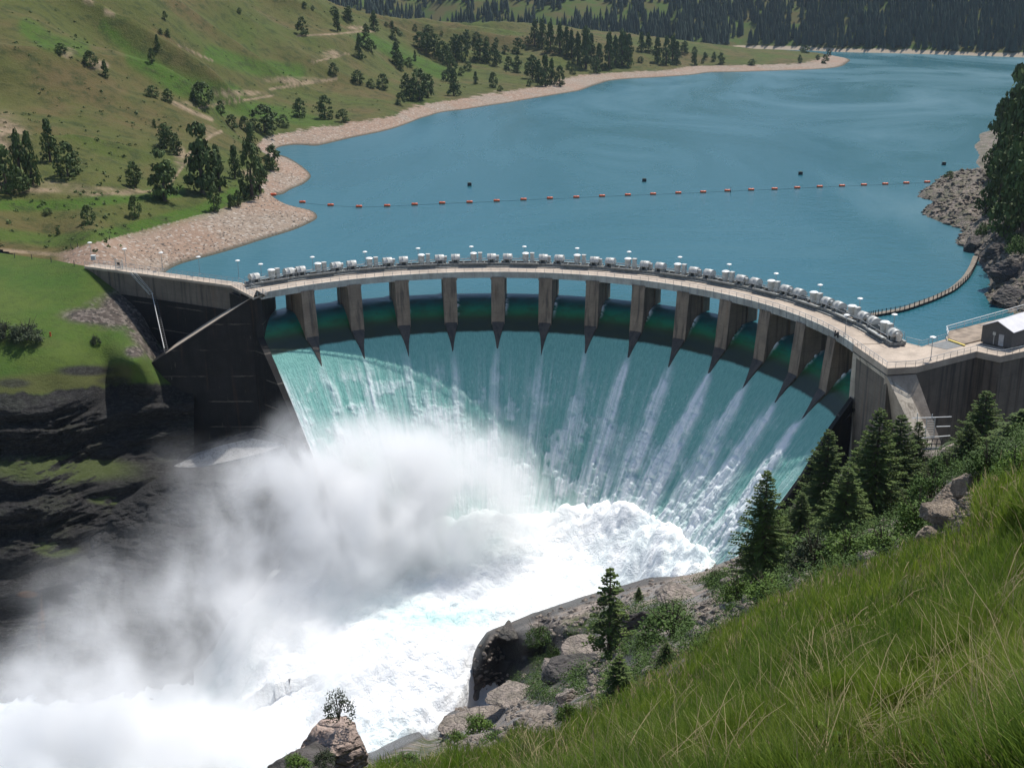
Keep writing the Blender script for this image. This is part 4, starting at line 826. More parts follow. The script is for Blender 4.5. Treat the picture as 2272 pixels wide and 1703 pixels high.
# ---- gate hoists
def make_hoist():
    root = empty('gate_hoist')
    mb = MB()
    for y in (-1.35, 1.25): mb.box((0, y, 0.50), (13.5, 0.30, 0.62)).box((0, y, 0.83), (13.5, 0.55, 0.06))
    for x in (-6.6, -2.6, 0.9, 2.9, 6.6): mb.box((x, 0, 0.46), (0.25, 2.4, 0.5))
    for x in (-4.75, 4.75): mb.box((x, -0.05, 0.22), (2.9, 3.0, 0.44))
    mb.build('base_frame', M_FRAME, root)
    mb = MB(); mb.box((0, -1.75, 0.91), (7.4, 0.7, 0.06)).box((0, -2.08, 1.02), (7.4, 0.05, 0.16)); mb.build('catwalk', M_STEEL, root)
    def drum():
        mb = MB(); n = 14; R2 = 1.12; prof = [(-1.15, R2), (-.22, R2), (-.20, R2+.05), (.0, R2+.05), (.02, R2), (1.15, R2)]; vs = []
        for x, r in prof:
            for k in range(n+1):
                t = math.pi*k/n; vs.append((x, -r*math.cos(t), 1.55+r*math.sin(t)))
        fs = [tuple(q) for q in gridfaces(len(prof), n+1)]; vs2 = len(vs); mb.add(vs, fs)
        mb.add([v for v in vs[:n+1]], [tuple(range(n, -1, -1))]); mb.add([v for v in vs[-(n+1):]], [tuple(range(n+1))])
        return mb
    dm = drum().mesh('drum_cover', True)
    for p in dm.polygons:
        if len(p.vertices) > 4: p.use_smooth = False
    pm = MB().box((-.75, 0, 1.12), (.5, 2.1, 0.86)).box((.75, 0, 1.12), (.5, 2.1, .86)).box((0, .3, 1.0), (1.2, 1.0, .6)).mesh('pedestal')
    for x in (-4.75, 4.75):
        d = link('drum_cover', dm, M_HOIST, root); d.location = (x, 0, 0); q = link('pedestal', pm, M_FRAME, d)
    mb = MB(); mb.lathe([(0.62, .86), (.62, 1.3), (.80, 1.34), (.80, 2.75)], 12); mb.build('motor_cabinet', M_HOIST, root, False)
    mb = MB(); mb.lathe([(0.96, 2.752), (.96, 2.84), (.7, 3.0), (.3, 3.08), (.02, 3.1)], 12); mb.build('cabinet_lid', M_LAMP, root)
    mb = MB(); mb.box((1.75, .2, 1.85), (0.95, 0.9, 2.0)).box((1.75, .2, 2.9), (1.1, 1.05, 0.09)); mb.build('control_box', M_HOIST, root)
    mb = MB(); mb.tube((-5.6, .15, 1.55), (5.6, .15, 1.55), .09, n=6).tube((-3.0, .5, 1.2), (-.8, .5, 1.9), .06, n=5); mb.build('drive_shaft', M_STEEL, root)
    mb = MB(); mb.box((6.3, .1, 1.4), (.6, .9, 1.0)).lathe([(.38, -.4), (.38, .4)], 8, (6.3, -.2, 2.0), 'x'); mb.build('gearbox', M_HOIST, root)
    mb = MB()
    for x in (-2.9, 2.9, 6.6, -6.6): mb.tube((x, -2.05, .9), (x, -2.05, 1.9), .035, n=4)
    mb.tube((-6.6, -2.05, 1.9), (6.6, -2.05, 1.9), .045, n=5); mb.build('guard_rail', M_RAIL, root)
    return root
hp = make_hoist(); hp.scale = (1, 1.1, 1.16); GH = 'gate hoists standing along the dam deck'
for k in range(14):
    i = k+0.5; x, y, _ = pol(i, 84.7)
    if k == 0: i = .58; x, y, _ = pol(i, 84.7)
    lab = 'gate hoist with two drum covers over the %s spillway bay from the left' % ordn(k+1)
    if k == 0: hp.location = (x, y, ZD); hp.rotation_euler = (0, 0, -th(i)); tag(hp, lab, 'gate hoist', GH)
    else: dup(hp, (x, y, ZD), -th(i), label=lab)
# ---- lamp posts
def make_lamp():
    root = empty('lamp_post'); MB().tube((0, 0, 0), (0, 0, 4.4), .07, .05, n=6).mesh('pole'); 
    MB().tube((0, 0, 0), (0, 0, 4.4), .075, .055, n=6).build('pole', M_RAIL, root)
    MB().lathe([(.10, 4.38), (.28, 4.42), (.62, 4.50), (.62, 4.66), (.35, 4.78), (.03, 4.82)], 10).build('lamp_head', M_LAMP, root); MB().box((0, 0, .06), (.35, .35, .12)).build('foot_plate', M_RAIL, root)
    return root
lp = make_lamp(); GL = 'lamp posts along the dam'; L = []
for k in range(14): L.append((pol(k+.46, 86.9, ZD), 'lamp post behind the hoist of the %s bay from the left' % ordn(k+1)))
for px, py, t_ in ((200, 577, 'at the far shore end of the left wing wall'), (277, 592, 'beside the mesh gate on the left wing wall'), (358, 601, 'third from the shore on the left wing wall'), (441, 611, 'fourth from the shore on the left wing wall'), (528, 620, 'at the bend of the left wing wall')):
    q = onz(px, py, ZD); L.append(((float(q[0]), float(q[1])+1.2, ZD), 'lamp post '+t_))
L.append((pol(13.35, 77.2, ZD), 'lamp post at the front rail beside the last hoist')); q = P3z(2066, 800, ZD); L.append(((q[0], q[1]+.3, ZD), 'lamp post at the front rail of the right yard'))
for k, (p, lab) in enumerate(L):
    if k == 0: lp.location = p; tag(lp, lab, 'lamp post', GL)
    else: dup(lp, p, 0, label=lab)
# ---- black winch on the rail, signs of use
w = empty('winch', pol(13.2, 76.2, ZD)); w.rotation_euler = (0, 0, -th(13.2)); tag(w, 'small black winch frame hung outside the railing near the last pier', 'winch')
MB().box((0, 0, .35), (1.3, .18, .12)).box((-.6, 0, .1), (.1, .3, 1.3)).box((.6, 0, .1), (.1, .3, 1.3)).build('frame', M_DARK, w); MB().lathe([(.32, -.35), (.32, .35)], 10, (0, 0, .1), 'x').build('drum', M_DARK, w)
# ---- control building
A0, B_0 = P3z(2176, 758, ZD+.25), P3z(2243, 773, ZD+.25)
v = np.array([B_0[0]-A0[0], B_0[1]-A0[1]]); Wd = math.hypot(*v); rzb = math.atan2(v[1], v[0]); bl = empty('control_building', A0, rzb); tag(bl, 'small dark grey building with a pale metal roof beside the yard', 'building')
print('building width', Wd)
M_BW = paint('building_wall', (0.10, 0.095, 0.09), 0.8, 0, 0.15, 3); M_ROOF = paint('building_roof', (0.62, 0.60, 0.60), 0.45, 0.1, 0.08, .6)
hW, hR, dp = 3.4, 4.9, 14.0
MB().add([(0, 0, 0), (Wd, 0, 0), (Wd, 0, hW), (Wd/2, 0, hR-.1), (0, 0, hW), (0, dp, 0), (Wd, dp, 0), (Wd, dp, hW), (Wd/2, dp, hR-.1), (0, dp, hW)], [(0, 1, 2, 3, 4), (9, 8, 7, 6, 5), (0, 5, 6, 1), (1, 6, 7, 2), (2, 7, 8, 3), (3, 8, 9, 4), (4, 9, 5, 0)]) 
mb = MB(); mb.add([(0, 0, 0), (Wd, 0, 0), (Wd, 0, hW), (Wd/2, 0, hR-.1), (0, 0, hW), (0, dp, 0), (Wd, dp, 0), (Wd, dp, hW), (Wd/2, dp, hR-.1), (0, dp, hW)], [(0, 1, 2, 3, 4), (9, 8, 7, 6, 5), (0, 5, 6, 1), (1, 6, 7, 2), (2, 7, 8, 3), (3, 8, 9, 4), (4, 9, 5, 0)]); mb.build('wall', M_BW, bl)
mb = MB(); sl2 = (hR-hW)/(Wd/2); ov = .35
for s0_, s1_ in ((-ov, Wd/2), (Wd+ov, Wd/2)):
    za = hW-ov*sl2; q8 = [(s0_, -.3, za), (s1_, -.3, hR), (s1_, dp+.3, hR), (s0_, dp+.3, za)]; mb.hexa([(x, y, z-.02) for x, y, z in q8]+[(x, y, z+.12) for x, y, z in q8])
mb.build('roof', M_ROOF, bl)
d_ = MB().box((Wd*.66, -.045, 1.22), (1.05, .08, 2.35)).build('door', paint('door_grey', (.42, .42, .42), .5), bl); MB().box((Wd*.66+.4, -.12, 1.15), (.06, .08, .2)).build('handle', M_STEEL, d_)
MB().box((Wd*.42, -.06, 2.3), (.6, .12, .6)).build('meter_box', M_STEEL, bl); MB().box((Wd*.42, -.05, 1.0), (.12, .08, 1.9)).build('conduit', M_STEEL, bl)
# ---- floating walkway (log boom)
bp = [P3z(x, y, 0.55) for x, y in ((1912, 702), (1940, 696), (2000, 686), (2064, 664), (2114, 641), (2144, 614), (2158, 590), (2166, 568))]
bs = []
for a, b in zip(bp[:-1], bp[1:]):
    for t in np.linspace(0, 1, 6, endpoint=False): bs.append((a[0]+(b[0]-a[0])*t, a[1]+(b[1]-a[1])*t))
bs.append(bp[-1][:2]); bs = [np.array(b) for b in bs]
for _ in range(3): bs = [bs[0]]+[(bs[k-1]+2*bs[k]+bs[k+1])/4 for k in range(1, len(bs)-1)]+[bs[-1]]
bo = empty('floating_walkway', (*bs[0], 0)); tag(bo, 'curved plank walkway on floats crossing the water to the right bank', 'walkway'); o_ = bs[0]
Lf = [(q-o_) for q in offs(bs, .85)]; Rt = [(q-o_) for q in offs(bs, -.85)]
MB().strip([tuple(q) for q in Lf], [tuple(q) for q in Rt], .42, .58).build('deck', M_PLANK, bo)
MB().strip([tuple(q*1.0) for q in [(a-o_) for a in offs(bs, .7)]], [tuple(q) for q in [(a-o_) for a in offs(bs, -.7)]], -.3, .418).build('float', M_DARK, bo)
mb = MB()
for k in range(len(bs)-1): mb.tube((*Rt[k], 1.55), (*Rt[k+1], 1.55), .05, n=4)
mb.build('handrail', M_WOOD, bo); pm = MB().box((0, 0, 1.0), (.16, .16, 1.5)).mesh('post')
for k in range(0, len(bs)): q = link('post', pm, M_DARK, bo); q.location = (*Rt[k], 0)
# ---- floats
def make_float(colr, name):
    root = empty(name); mb = MB(); mb.lathe([(.1, -1.22), (.52, -1.15), (.58, -.7), (.58, .7), (.52, 1.15), (.1, 1.22)], 10, (0, 0, .28), 'x'); mb.build('body', colr, root, True)
    MB().box((0, 0, .84), (.5, .35, .12)).build('lug', M_DARK, root); return root
M_OR = paint('orange_float', (0.62, 0.10, 0.025), 0.5, 0, 0.1)
bu = [(607,436),(671,448),(733.6,454.6),(796.6,457.9),(859,456),(920,453),(981,450),(1041.8,448),(1102,445),(1161.5,442),(1220,439.4),(1278.7,437),(1335.8,434.4),(1393,432),(1449,430),(1505,427.6),(1560,425.5),(1614,422.6),(1666.6,420.4),(1718.4,418.6),(1768.7,416),(1818.6,413.5),(1868,411.7),(1916.6,409.6),(1964,407.7),(2010.7,405.6),(2057,403.4)]
bf = make_float(M_OR, 'orange_float'); prev = None
for k, (x, y) in enumerate(bu):
    q = onz(x, y+2, 0.0); p = (float(q[0]), float(q[1]), 0.0 if k else .9)
    lab = 'orange barrel float in the line across the lake, %s from the left' % ordn(k+1)
    if k == 0: bf.location = p; tag(bf, 'orange barrel float stranded on the gravel point, leftmost of the line', 'float', 'orange floats strung across the lake'); 
    else: dup(bf, p, 0.0, label=lab)
cb = [(float(onz(x, y+2, 0)[0]), float(onz(x, y+2, 0)[1])) for x, y in bu]; mb = MB()
for a, b in zip(cb[1:-1], cb[2:]): mb.tube((a[0], a[1], .03), (b[0], b[1], .03), .05, n=4)
tag(mb.build('cable', M_DARK), 'thin cable joining the orange floats across the lake', 'cable')
bk = empty('black_float'); MB().box((0, 0, .55), (1.7, 1.2, 1.5)).build('body', M_DARK, bk); MB().lathe([(.5, 1.3), (.5, 1.42), (.1, 1.5)], 8).build('cap', paint('green_cap', (.08, .14, .08), .6), bk)
for k, (x, y) in enumerate(((1041.8, 408), (1429.5, 399), (1776, 383.5), (2094, 362))):
    q = onz(x, y+4, 0); p = (float(q[0]), float(q[1]), 0); lab = 'square black float beyond the orange line, %s from the left' % ordn(k+1)
    if k == 0: bk.location = p; tag(bk, lab, 'float', 'black floats beyond the orange line')
    else: dup(bk, p, 0, label=lab)
q = onz(1621, 427, 0); mk = empty('marker_buoy', tuple(q)); tag(mk, 'white-topped marker stick floating beside an orange float', 'marker'); MB().tube((0, 0, -.2), (0, 0, 2.2), .12, n=6).build('stick', M_DARK, mk); MB().box((0, 0, 1.3), (.5, .3, .8)).build('flag', M_LAMP, mk)
# ---- ladder and stair on the left wing wall
def pw(px, py, off=.35): t = plD(px, py, WL0, WL1); q = atd(px, py, t-off); return Vector(q)
la = empty('ladder', tuple(pw(290, 606))); tag(la, 'steel ladder with hoops running down the left wing wall', 'ladder'); o_ = la.location.copy()
a1, a2, b1_, b2_ = pw(288, 606, .4), pw(296, 604, .4), pw(332, 654, 1.2), pw(340, 652, 1.2)
MB().tube(a1-o_, b1_-o_, .06, n=5).tube(a2-o_, b2_-o_, .06, n=5).build('side_rail', M_STEEL, la); mb = MB()
for t in np.linspace(.03, .97, 16): mb.tube(a1.lerp(b1_, t)-o_, a2.lerp(b2_, t)-o_, .05, n=4)
mb.build('rungs', M_STEEL, la); MB().tube(a1-o_+Vector((0, -.5, 1)), b1_-o_+Vector((0, -.6, .8)), .04, n=4).tube(a2-o_+Vector((0, -.5, 1)), b2_-o_+Vector((0, -.6, .8)), .04, n=4).build('handrail', M_STEEL, la)
g1_, g2_ = pw(338, 658, 1.3), Vector(LW(LL*.74+.6, 1.6, ZU+.4-(LL*.74+.6-s1)/(LL-s1)*(ZU+13)))
stt = empty('stairway', tuple(g1_)); tag(stt, 'steep dark stairway with a bright handrail behind the left abutment', 'stairway'); o_ = Vector(g1_); dv = g2_-g1_; sv = Vector((dv.y, -dv.x, 0)).normalized()*-0.9
MB().tube((0, 0, 1), dv+Vector((0, 0, 1)), .07, n=5).build('handrail', M_LAMP, stt)
MB().tube((0, 0, 0), dv, .09, n=4).tube(sv, dv+sv, .09, n=4).build('stringer', M_DARK, stt); mb = MB()
for t in np.linspace(0, 1, 26): mb.box(tuple(dv*t+sv*.5), (.9, .28, .05), math.atan2(sv.y, sv.x))
mb.build('treads', M_RAILD, stt)
# ---- mesh gate, box and fence on the left
q = onz(256, 597, ZD); gt = empty('gate', (float(q[0]), float(q[1])+.4, ZD), math.atan2(WL1[1]-WL0[1], WL1[0]-WL0[0])); tag(gt, 'tall steel mesh gate closing the walkway of the left wing wall', 'gate')
for x in (0, 2.6): MB().tube((x, 0, 0), (x, 0, 2.7), .08, n=6).build('post', M_STEEL, gt)
mb = MB()
for x in np.linspace(.15, 2.45, 12): mb.tube((x, 0, .2), (x, 0, 2.5), .022, n=4)
for z in (.2, 1.35, 2.5): mb.tube((.1, 0, z), (2.5, 0, z), .03, n=4)
mb.build('mesh_panel', M_STEEL, gt); MB().box((1.2, -.05, 1.5), (.9, .03, .7)).build('sign_plate', M_DARK, gt)
q = onz(205, 578, ZD); ub_ = empty('utility_box', (float(q[0]), float(q[1])+1.0, ZD)); tag(ub_, 'small grey utility box at the shore end of the left wing wall', 'box'); MB().box((0, 0, .6), (1.1, .9, 1.2)).build('cabinet', M_STEEL, ub_); MB().box((0, 0, 1.24), (1.25, 1.05, .08)).build('lid', M_LAMP, ub_)
fm = MB(); fm.tube((0, 0, -.4), (0, 0, 1.5), .11, .09, n=6); fme = fm.mesh('fence_post')
for k, (x, y, t_) in enumerate(((33, 572, 'between track and meadow, nearest the left edge'), (71, 575, 'between track and meadow, second from the left edge'), (114, 582, 'between track and meadow, third from the left edge'), (165, 589, 'between track and meadow, beside the wing wall end'))):
    q, _ = hit_lb(x, y); o = link('fence_post', fme, M_DARK); o.location = tuple(q); tag(o, 'weathered fence post '+t_, 'fence post', 'fence posts on the left')
for k, (x, y, t_) in enumerate(((158, 551, 'at the upper corner of the gravel beach'), (173, 549, 'second along the top of the gravel beach'), (244, 533, 'third along the top of the gravel beach'), (316, 514, 'fourth along the top of the gravel beach'))):
    q, _ = hit_up(x, y); o = link('fence_post', fme, M_DARK); o.location = tuple(q); tag(o, 'dark fence post '+t_, 'fence post', 'fence posts on the left')
# ---- stair flights and access platform on the right
fa, fb = wl3[1], wl3[2]
for (x0, y0), (x1, y1), t_ in (((2222, 843), (2300, 809), 'upper'), ((2197, 908), (2300, 858), 'lower')):
    def pr(x, y): q, t = onplane(x, y, fa[:2], fb[:2]); return Vector(atd(x, y, float(t)-.5))
    a, b = pr(x0, y0), pr(x1, y1); sf = empty('stair_flight', tuple(a)); tag(sf, t_+' flight of concrete steps on the wall below the building', 'steps'); n = 18; mb = MB(); dv = (b-a)/n; rzs = math.atan2(dv.y, dv.x)
    for k in range(n): mb.box(tuple(dv*(k+.5)+Vector((0, 0, -.3*abs(dv.z)))), (math.hypot(dv.x, dv.y)*.98, 1.0, abs(dv.z)*1.02), rzs)
    mb.build('steps', M_CONC, sf)
ap = empty('access_platform', P3z(2060, 940, -2.0)); tag(ap, 'steel access frame with ladder and railings at the buttress foot', 'platform')
def pb(px, py, d=0.0):
    q, t = onplane(px, py, (BF1[0]-3, BF1[1]), (BF2[0]+3, BF2[1])); return Vector(atd(px, py, float(t)-1.5-d))-ap.location
mb = MB()
for a, b in (((2024, 927), (2111, 924)), ((2078, 946), (2108, 945)), ((2043, 971), (2108, 966)), ((2037, 948), (2055, 948))): mb.tube(pb(*a), pb(*b), .09, n=5)
mb.build('cross_beam', M_LAMP, ap); mb = MB()
for a, b in (((2036, 916), (2034, 950)), ((2057, 926), (2052, 973)), ((2075, 926), (2072, 973)), ((2069, 918), (2067, 930))): mb.tube(pb(*a), pb(*b), .08, n=5)
mb.build('upright', M_STEEL, ap); mb = MB()
for t in np.linspace(0.02, .98, 9): mb.tube(pb(2057-5*t, 928+44*t), pb(2075-4*t, 928+44*t), .06, n=4)
mb.build('rungs', M_STEEL, ap); mb = MB()
for a, b in (((2045, 975), (2091, 973)), ((2043, 985), (2089, 984)), ((2045, 998), (2087, 998)), ((2047, 975), (2044, 998)), ((2069, 974), (2065, 998)), ((2091, 973), (2086, 998)), ((2058, 974), (2055, 998)), ((2080, 973), (2076, 998))): mb.tube(pb(*a, .6), pb(*b, .6), .09, n=4)
mb.build('guard_rail', M_DARK, ap); mb = MB(); c_ = [pb(2045, 999, 1.4), pb(2087, 998, 1.4), pb(2090, 992, 0), pb(2048, 993, 0)]; mb.hexa([tuple(v) for v in c_]+[tuple(v+Vector((0, 0, .15))) for v in c_]); mb.build('grating', M_RAILD, ap)
# ================================================================ TREES AND PLANTS
M_TRUNK = paint('bark', (0.085, 0.062, 0.045), 0.95, 0, 0.3, 3)
M_JUN = foliage('juniper_leaves', (0.044, 0.072, 0.020), (0.085, 0.118, 0.032))
M_FIR = foliage('fir_needles', (0.045, 0.078, 0.017), (0.088, 0.130, 0.026))
M_BUSH = foliage('bush_leaves', (0.035, 0.070, 0.012), (0.060, 0.105, 0.018))
M_BRIGHT = foliage('bright_leaves', (0.060, 0.115, 0.016), (0.095, 0.150, 0.022))
M_SAGE = foliage('sage_leaves', (0.045, 0.055, 0.035), (0.065, 0.075, 0.045))
def leafquads(C, Nn, size, rng, asp=0.6):
    """one quad per centre C, roughly facing Nn"""
    n = len(C); a = rng.normal(size=(n, 3)); a -= Nn*(a*Nn).sum(1, keepdims=True); a /= np.linalg.norm(a, axis=1, keepdims=True)+1e-9; b = np.cross(Nn, a); s = np.broadcast_to(np.asarray(size, float).reshape(-1, 1), (n, 1))
    V = np.stack([C-a*s-b*s*asp*.25, C-b*s*asp, C+a*s, C+b*s*asp], 1); return V.reshape(-1, 3), np.arange(4*n).reshape(-1, 4)
def small_tree(seed, shape, n=1100):
    """unit-height tree of leaf clumps; shape: 0 juniper egg, 1 cone, 2 ragged pine"""
    rng = np.random.default_rng(seed); nc = {0: 46, 1: 60, 2: 34}[shape]; C = []; Sz = []
    for k in range(nc):
        h = rng.uniform(0.04, 0.97)**(0.9 if shape != 2 else 0.7); h = max(h, 0.22) if shape == 2 and rng.random() < .8 else h
        if shape == 0: rad = 0.5*math.sin(math.pi*min(1, (h*0.86+0.14)))**0.6
        elif shape == 1: rad = 0.5*(1-h)**0.85+0.02
        else: rad = 0.5*(1.05-h)**0.5*(0.6+0.4*rng.random())
        a = rng.uniform(0, 6.28); r = rad*rng.uniform(0.35, 0.95); C.append((r*math.cos(a), r*math.sin(a), h)); Sz.append((0.09+0.08*rng.random())*(1.15-h*.5))
    C = np.array(C); Sz = np.array(Sz); per = n//nc; P = []; NN = []; rn = []
    for c, s in zip(C, Sz):
        d = rng.normal(size=(per, 3)); d /= np.linalg.norm(d, axis=1, keepdims=True); P.append(c+d*np.array([s*1.3, s*1.3, s*.75])*rng.uniform(.5, 1.05, (per, 1))); q = d+rng.normal(size=(per, 3))*.5+np.array([0, 0, .3]); NN.append(q/np.linalg.norm(q, axis=1, keepdims=True)); rn.append(np.full(per, rng.random()**2))
    P = np.concatenate(P); NN = np.concatenate(NN); rn = np.concatenate(rn); P[:, 2] = np.clip(P[:, 2], .02, None)
    V, Fq = leafquads(P, NN, 0.045, rng, .8); return nmesh('crown', V, Fq, False, {'rnd': np.repeat(rn, 4)})
TR = {0: [small_tree(k, 0) for k in (1, 2, 3)], 1: [small_tree(k, 1) for k in (4, 5, 6)], 2: [small_tree(k, 2, 1300) for k in (7, 8, 9)]}
tm = MB(); tm.tube((0, 0, -.08), (0, 0, .55), .035, .02, n=6); TRK = tm.mesh('trunk'); TRK.materials.append(M_TRUNK)
for k in TR:
    for me in TR[k]: me.materials.append(M_JUN)
rng = np.random.default_rng(77); PY = random.Random(5)
def put_tree(q, h, w, shape, label, group, var=None, name='juniper_tree', cat='tree'):
    root = empty(name, tuple(q), PY.uniform(0, 6.28)); tag(root, label, cat, group)
    c = link('crown', TR[shape][PY.randrange(3) if var is None else var], None, root); c.scale = (w, w*PY.uniform(.9, 1.1), h)
    t = link('trunk', TRK, None, root); t.scale = (h, h, h); return root
# x, y of the base, height, width (photo pixels), shape
HT = [(112,359,81,38,1),(48,409,103,40,1),(72,409,100,34,1),(15,430,90,50,0),(40,425,45,45,0),(151,393,67,52,0),(299,417,52,30,0),(366,447,106,62,2),(450,433,144,80,2),(488,426,96,30,2),(476,469,52,29,0),(522,397,67,31,1),(560,443,113,50,0),(512,464,30,16,0),(529,459,34,18,0),(577,430,76,30,0),
(558,343,62,36,1),(606,378,50,38,0),(369,333,52,40,0),(392,345,38,24,0),(587,297,56,54,0),(448,234,44,46,0),(338,215,22,28,0),(373,227,26,22,0),(136,120,20,22,0),(201,148,29,27,0),(234,173,34,20,1),(337,139,27,14,0),(350,113,30,14,1),(373,84,17,11,0),(357,77,12,10,0),(366,45,17,10,0),(531,29,10,9,0),(671,79,35,26,0),(749,70,40,16,0),(675,15,10,11,0),(694,22,8,8,0),(742,34,17,18,0),
(665,261,38,26,0),(721,264,46,30,0),(490,254,27,18,0),(629,282,25,22,0),(740,165,22,18,0),(515,285,27,27,0),(543,292,30,22,0),(343,283,17,9,0),(196,498,38,28,0),(300,481,42,24,0),(129,522,14,10,0),(106,476,14,20,0),
(774,49,30,22,0),(830,70,40,22,1),(812,78,22,14,0),(798,130,48,22,1),(812,108,30,22,0),(825,118,25,18,0),(877,89,24,26,0),(870,61,13,11,0),(857,60,10,10,0),(921,69,13,9,0),(950,76,18,22,0),(980,78,9,7,0),(879,145,44,28,1),(890,159,32,18,0),(908,148,18,16,0),(921,137,22,9,1),
(931,108,32,30,0),(946,119,40,26,0),(964,127,44,30,0),(982,141,43,30,0),(993,148,40,22,0),(1011,127,44,28,0),(1025,137,50,26,0),(1036,108,36,22,0),(1058,96,22,18,0),(1065,137,44,30,0),(1080,139,40,22,0),(1101,148,33,22,0),(1098,123,25,18,0),(1080,96,13,11,0),(1101,98,13,11,0),(1121,121,18,16,0),(1150,119,30,26,0),(1170,101,18,13,0),(1129,156,27,22,0),(1148,163,33,22,0),
(794,186,27,24,0),(823,195,18,18,0),(850,199,31,25,0),(931,224,62,44,0),(902,213,43,24,0),(910,224,32,26,0),(950,217,46,26,0),(1002,163,32,22,0),(1007,213,54,28,1),(989,181,22,18,0),(1038,159,20,17,0),(1023,168,16,13,0),(1055,188,26,13,1),(1094,195,30,19,0),(1110,203,12,12,0),(888,235,26,22,0),(761,271,26,26,0),
(1181,177,48,30,0),(1195,184,46,24,1),(1210,192,62,30,1),(1224,188,52,20,1),(1242,192,40,22,0),(1174,192,14,11,0),(1186,101,50,24,1),(1203,108,56,26,1),(1221,116,58,26,1),(1242,119,60,24,1),(1257,123,54,24,1),(1268,130,56,20,1),(1282,145,64,26,1),(1300,155,80,34,2),(1311,137,54,24,1),(1329,152,48,24,1),(1351,155,72,28,1),(1365,148,60,24,1),(1380,145,66,30,2),(1394,148,62,28,1),(1322,163,32,20,0),
(1262,156,17,12,0),(1271,166,18,13,0),(1423,116,38,20,1),(1438,119,40,20,1),(1458,141,50,24,1),(1478,145,56,24,1),(1492,141,54,24,1),(1421,139,12,12,0),(1501,145,46,20,1),(1541,146,28,14,0),(1541,119,13,12,0),(1564,132,14,12,0),(1584,137,18,10,0),(1599,143,22,16,0),(1519,119,24,18,0),(1559,141,10,6,0),(1774,141,16,10,0),(1669,145,12,18,0),(1787,118,14,22,0),(1830,142,18,14,0),(1839,126,14,8,0),(1814,134,11,9,0)]
def region(x, y):
    if x < 180 and y > 300: return 'in the clump at the far left edge'
    if y > 455: return 'on the green terrace above the gravel beach'
    if x < 430 and y > 260: return 'at the foot of the brown slope on the left'
    if x < 620 and y > 280: return 'on the shore flat behind the gravel point'
    if x < 420: return 'on the bare upper slope at top left'
    if x < 680 and y < 250: return 'along the gullies of the left hillside'
    if y < 85 and x < 1000: return 'along the skyline ridge of the left hill'
    if x < 870: return 'on the grassy slope above the pebble shore'
    if x < 1165: return 'in the gully groves of the middle hillside'
    if x < 1400: return 'in the dark grove above the lake bend'
    return 'on the low grassy spit across the lake'
regs = {}
for t in HT: regs.setdefault(region(t[0], t[1]), []).append(t)
for rg, ts in regs.items():
    ts.sort()
    for k, (x, y, h, w, shp) in enumerate(ts):
        q, D = hit_up(x, y); px_m = D/F_PX*1.02; hh = h*px_m*1.06; ww = w*px_m*1.15
        kind_ = ('juniper', 'conical conifer', 'spreading pine')[shp]; sz = 'large dark ' if h > 60 else 'small dark ' if h < 24 else 'dark '
        put_tree(q, hh, ww, shp, '%s%s %s, %s from left' % (sz, kind_ if len(rg.split()) < 9 else kind_.split()[-1], rg, ordn(k+1)), 'trees scattered over the left hillside', name=('juniper_tree', 'conifer_tree', 'pine_tree')[shp])
# right bank beside the lake
for k, (x, y, h, w, shp) in enumerate([(2212,355,115,46,2),(2232,392,140,60,2),(2215,470,120,56,0),(2240,500,170,70,1),(2262,420,230,90,1),(2222,430,110,50,0),(2268,515,160,80,0),(2250,350,170,80,2),(2200,400,70,40,0),(2185,480,60,34,0),(2230,520,100,60,0)]):
    q, D = hit_rt(x, y); pm_ = D/F_PX; put_tree(q, h*pm_*1.05, w*pm_*1.25, shp, 'tall dark conifer on the right bank of the lake, %s from the water' % ordn(k+1), 'conifers on the right bank', name='conifer_tree')
q, D = hit_rt(2106, 398); put_tree(q, 3.6, 4.2, 0, 'lone bright bush on top of the rocky point at right', None, name='shrub', cat='shrub')
# bushes on the left meadow
M_WILLOW = foliage('willow_leaves', (0.028, 0.040, 0.018), (0.045, 0.060, 0.026))
def bush_mesh(seed, mat, n=2400, ls=.03, nc=40, flat=.8):
    rng = np.random.default_rng(seed); C = rng.normal(size=(nc, 3)); C /= np.linalg.norm(C, axis=1, keepdims=True); C *= rng.uniform(.35, .9, (nc, 1))**.7; C[:, 2] = np.abs(C[:, 2])*flat; C[:, :2] *= .5; C[:, 2] = C[:, 2]*.85+.05
    per = n//nc; P, NN, rn = [], [], []
    for c in C:
        d = rng.normal(size=(per, 3)); d /= np.linalg.norm(d, axis=1, keepdims=True); P.append(c+d*.15*rng.uniform(.3, 1.1, (per, 1))); q = d+rng.normal(size=(per, 3))*.6+np.array([0, 0, .4]); NN.append(q/np.linalg.norm(q, axis=1, keepdims=True)); rn.append(np.full(per, rng.random()**2))
    P = np.concatenate(P); P[:, 2] = np.clip(P[:, 2], 0.0, None); V, Fq = leafquads(P, np.concatenate(NN), ls, rng, .55); me = nmesh('crown', V, Fq, False, {'rnd': np.repeat(np.concatenate(rn), 4)}); me.materials.append(mat); return me
def stems_mesh(seed, n=12, r=.012, mat=None):
    rng = random.Random(seed); mb = MB()
    for k in range(n):
        a = rng.uniform(0, 6.28); e = rng.uniform(.1, .4); p0 = Vector((0, 0, -.05)); p1 = Vector((math.cos(a)*e*.4, math.sin(a)*e*.4, .45)); p2 = Vector((math.cos(a)*e, math.sin(a)*e, .85*rng.uniform(.7, 1.1))); mb.tube(p0, p1, r, r*.8, n=4).tube(p1, p2, r*.8, r*.3, n=4)
    me = mb.mesh('stems'); me.materials.append(M_TRUNK); return me
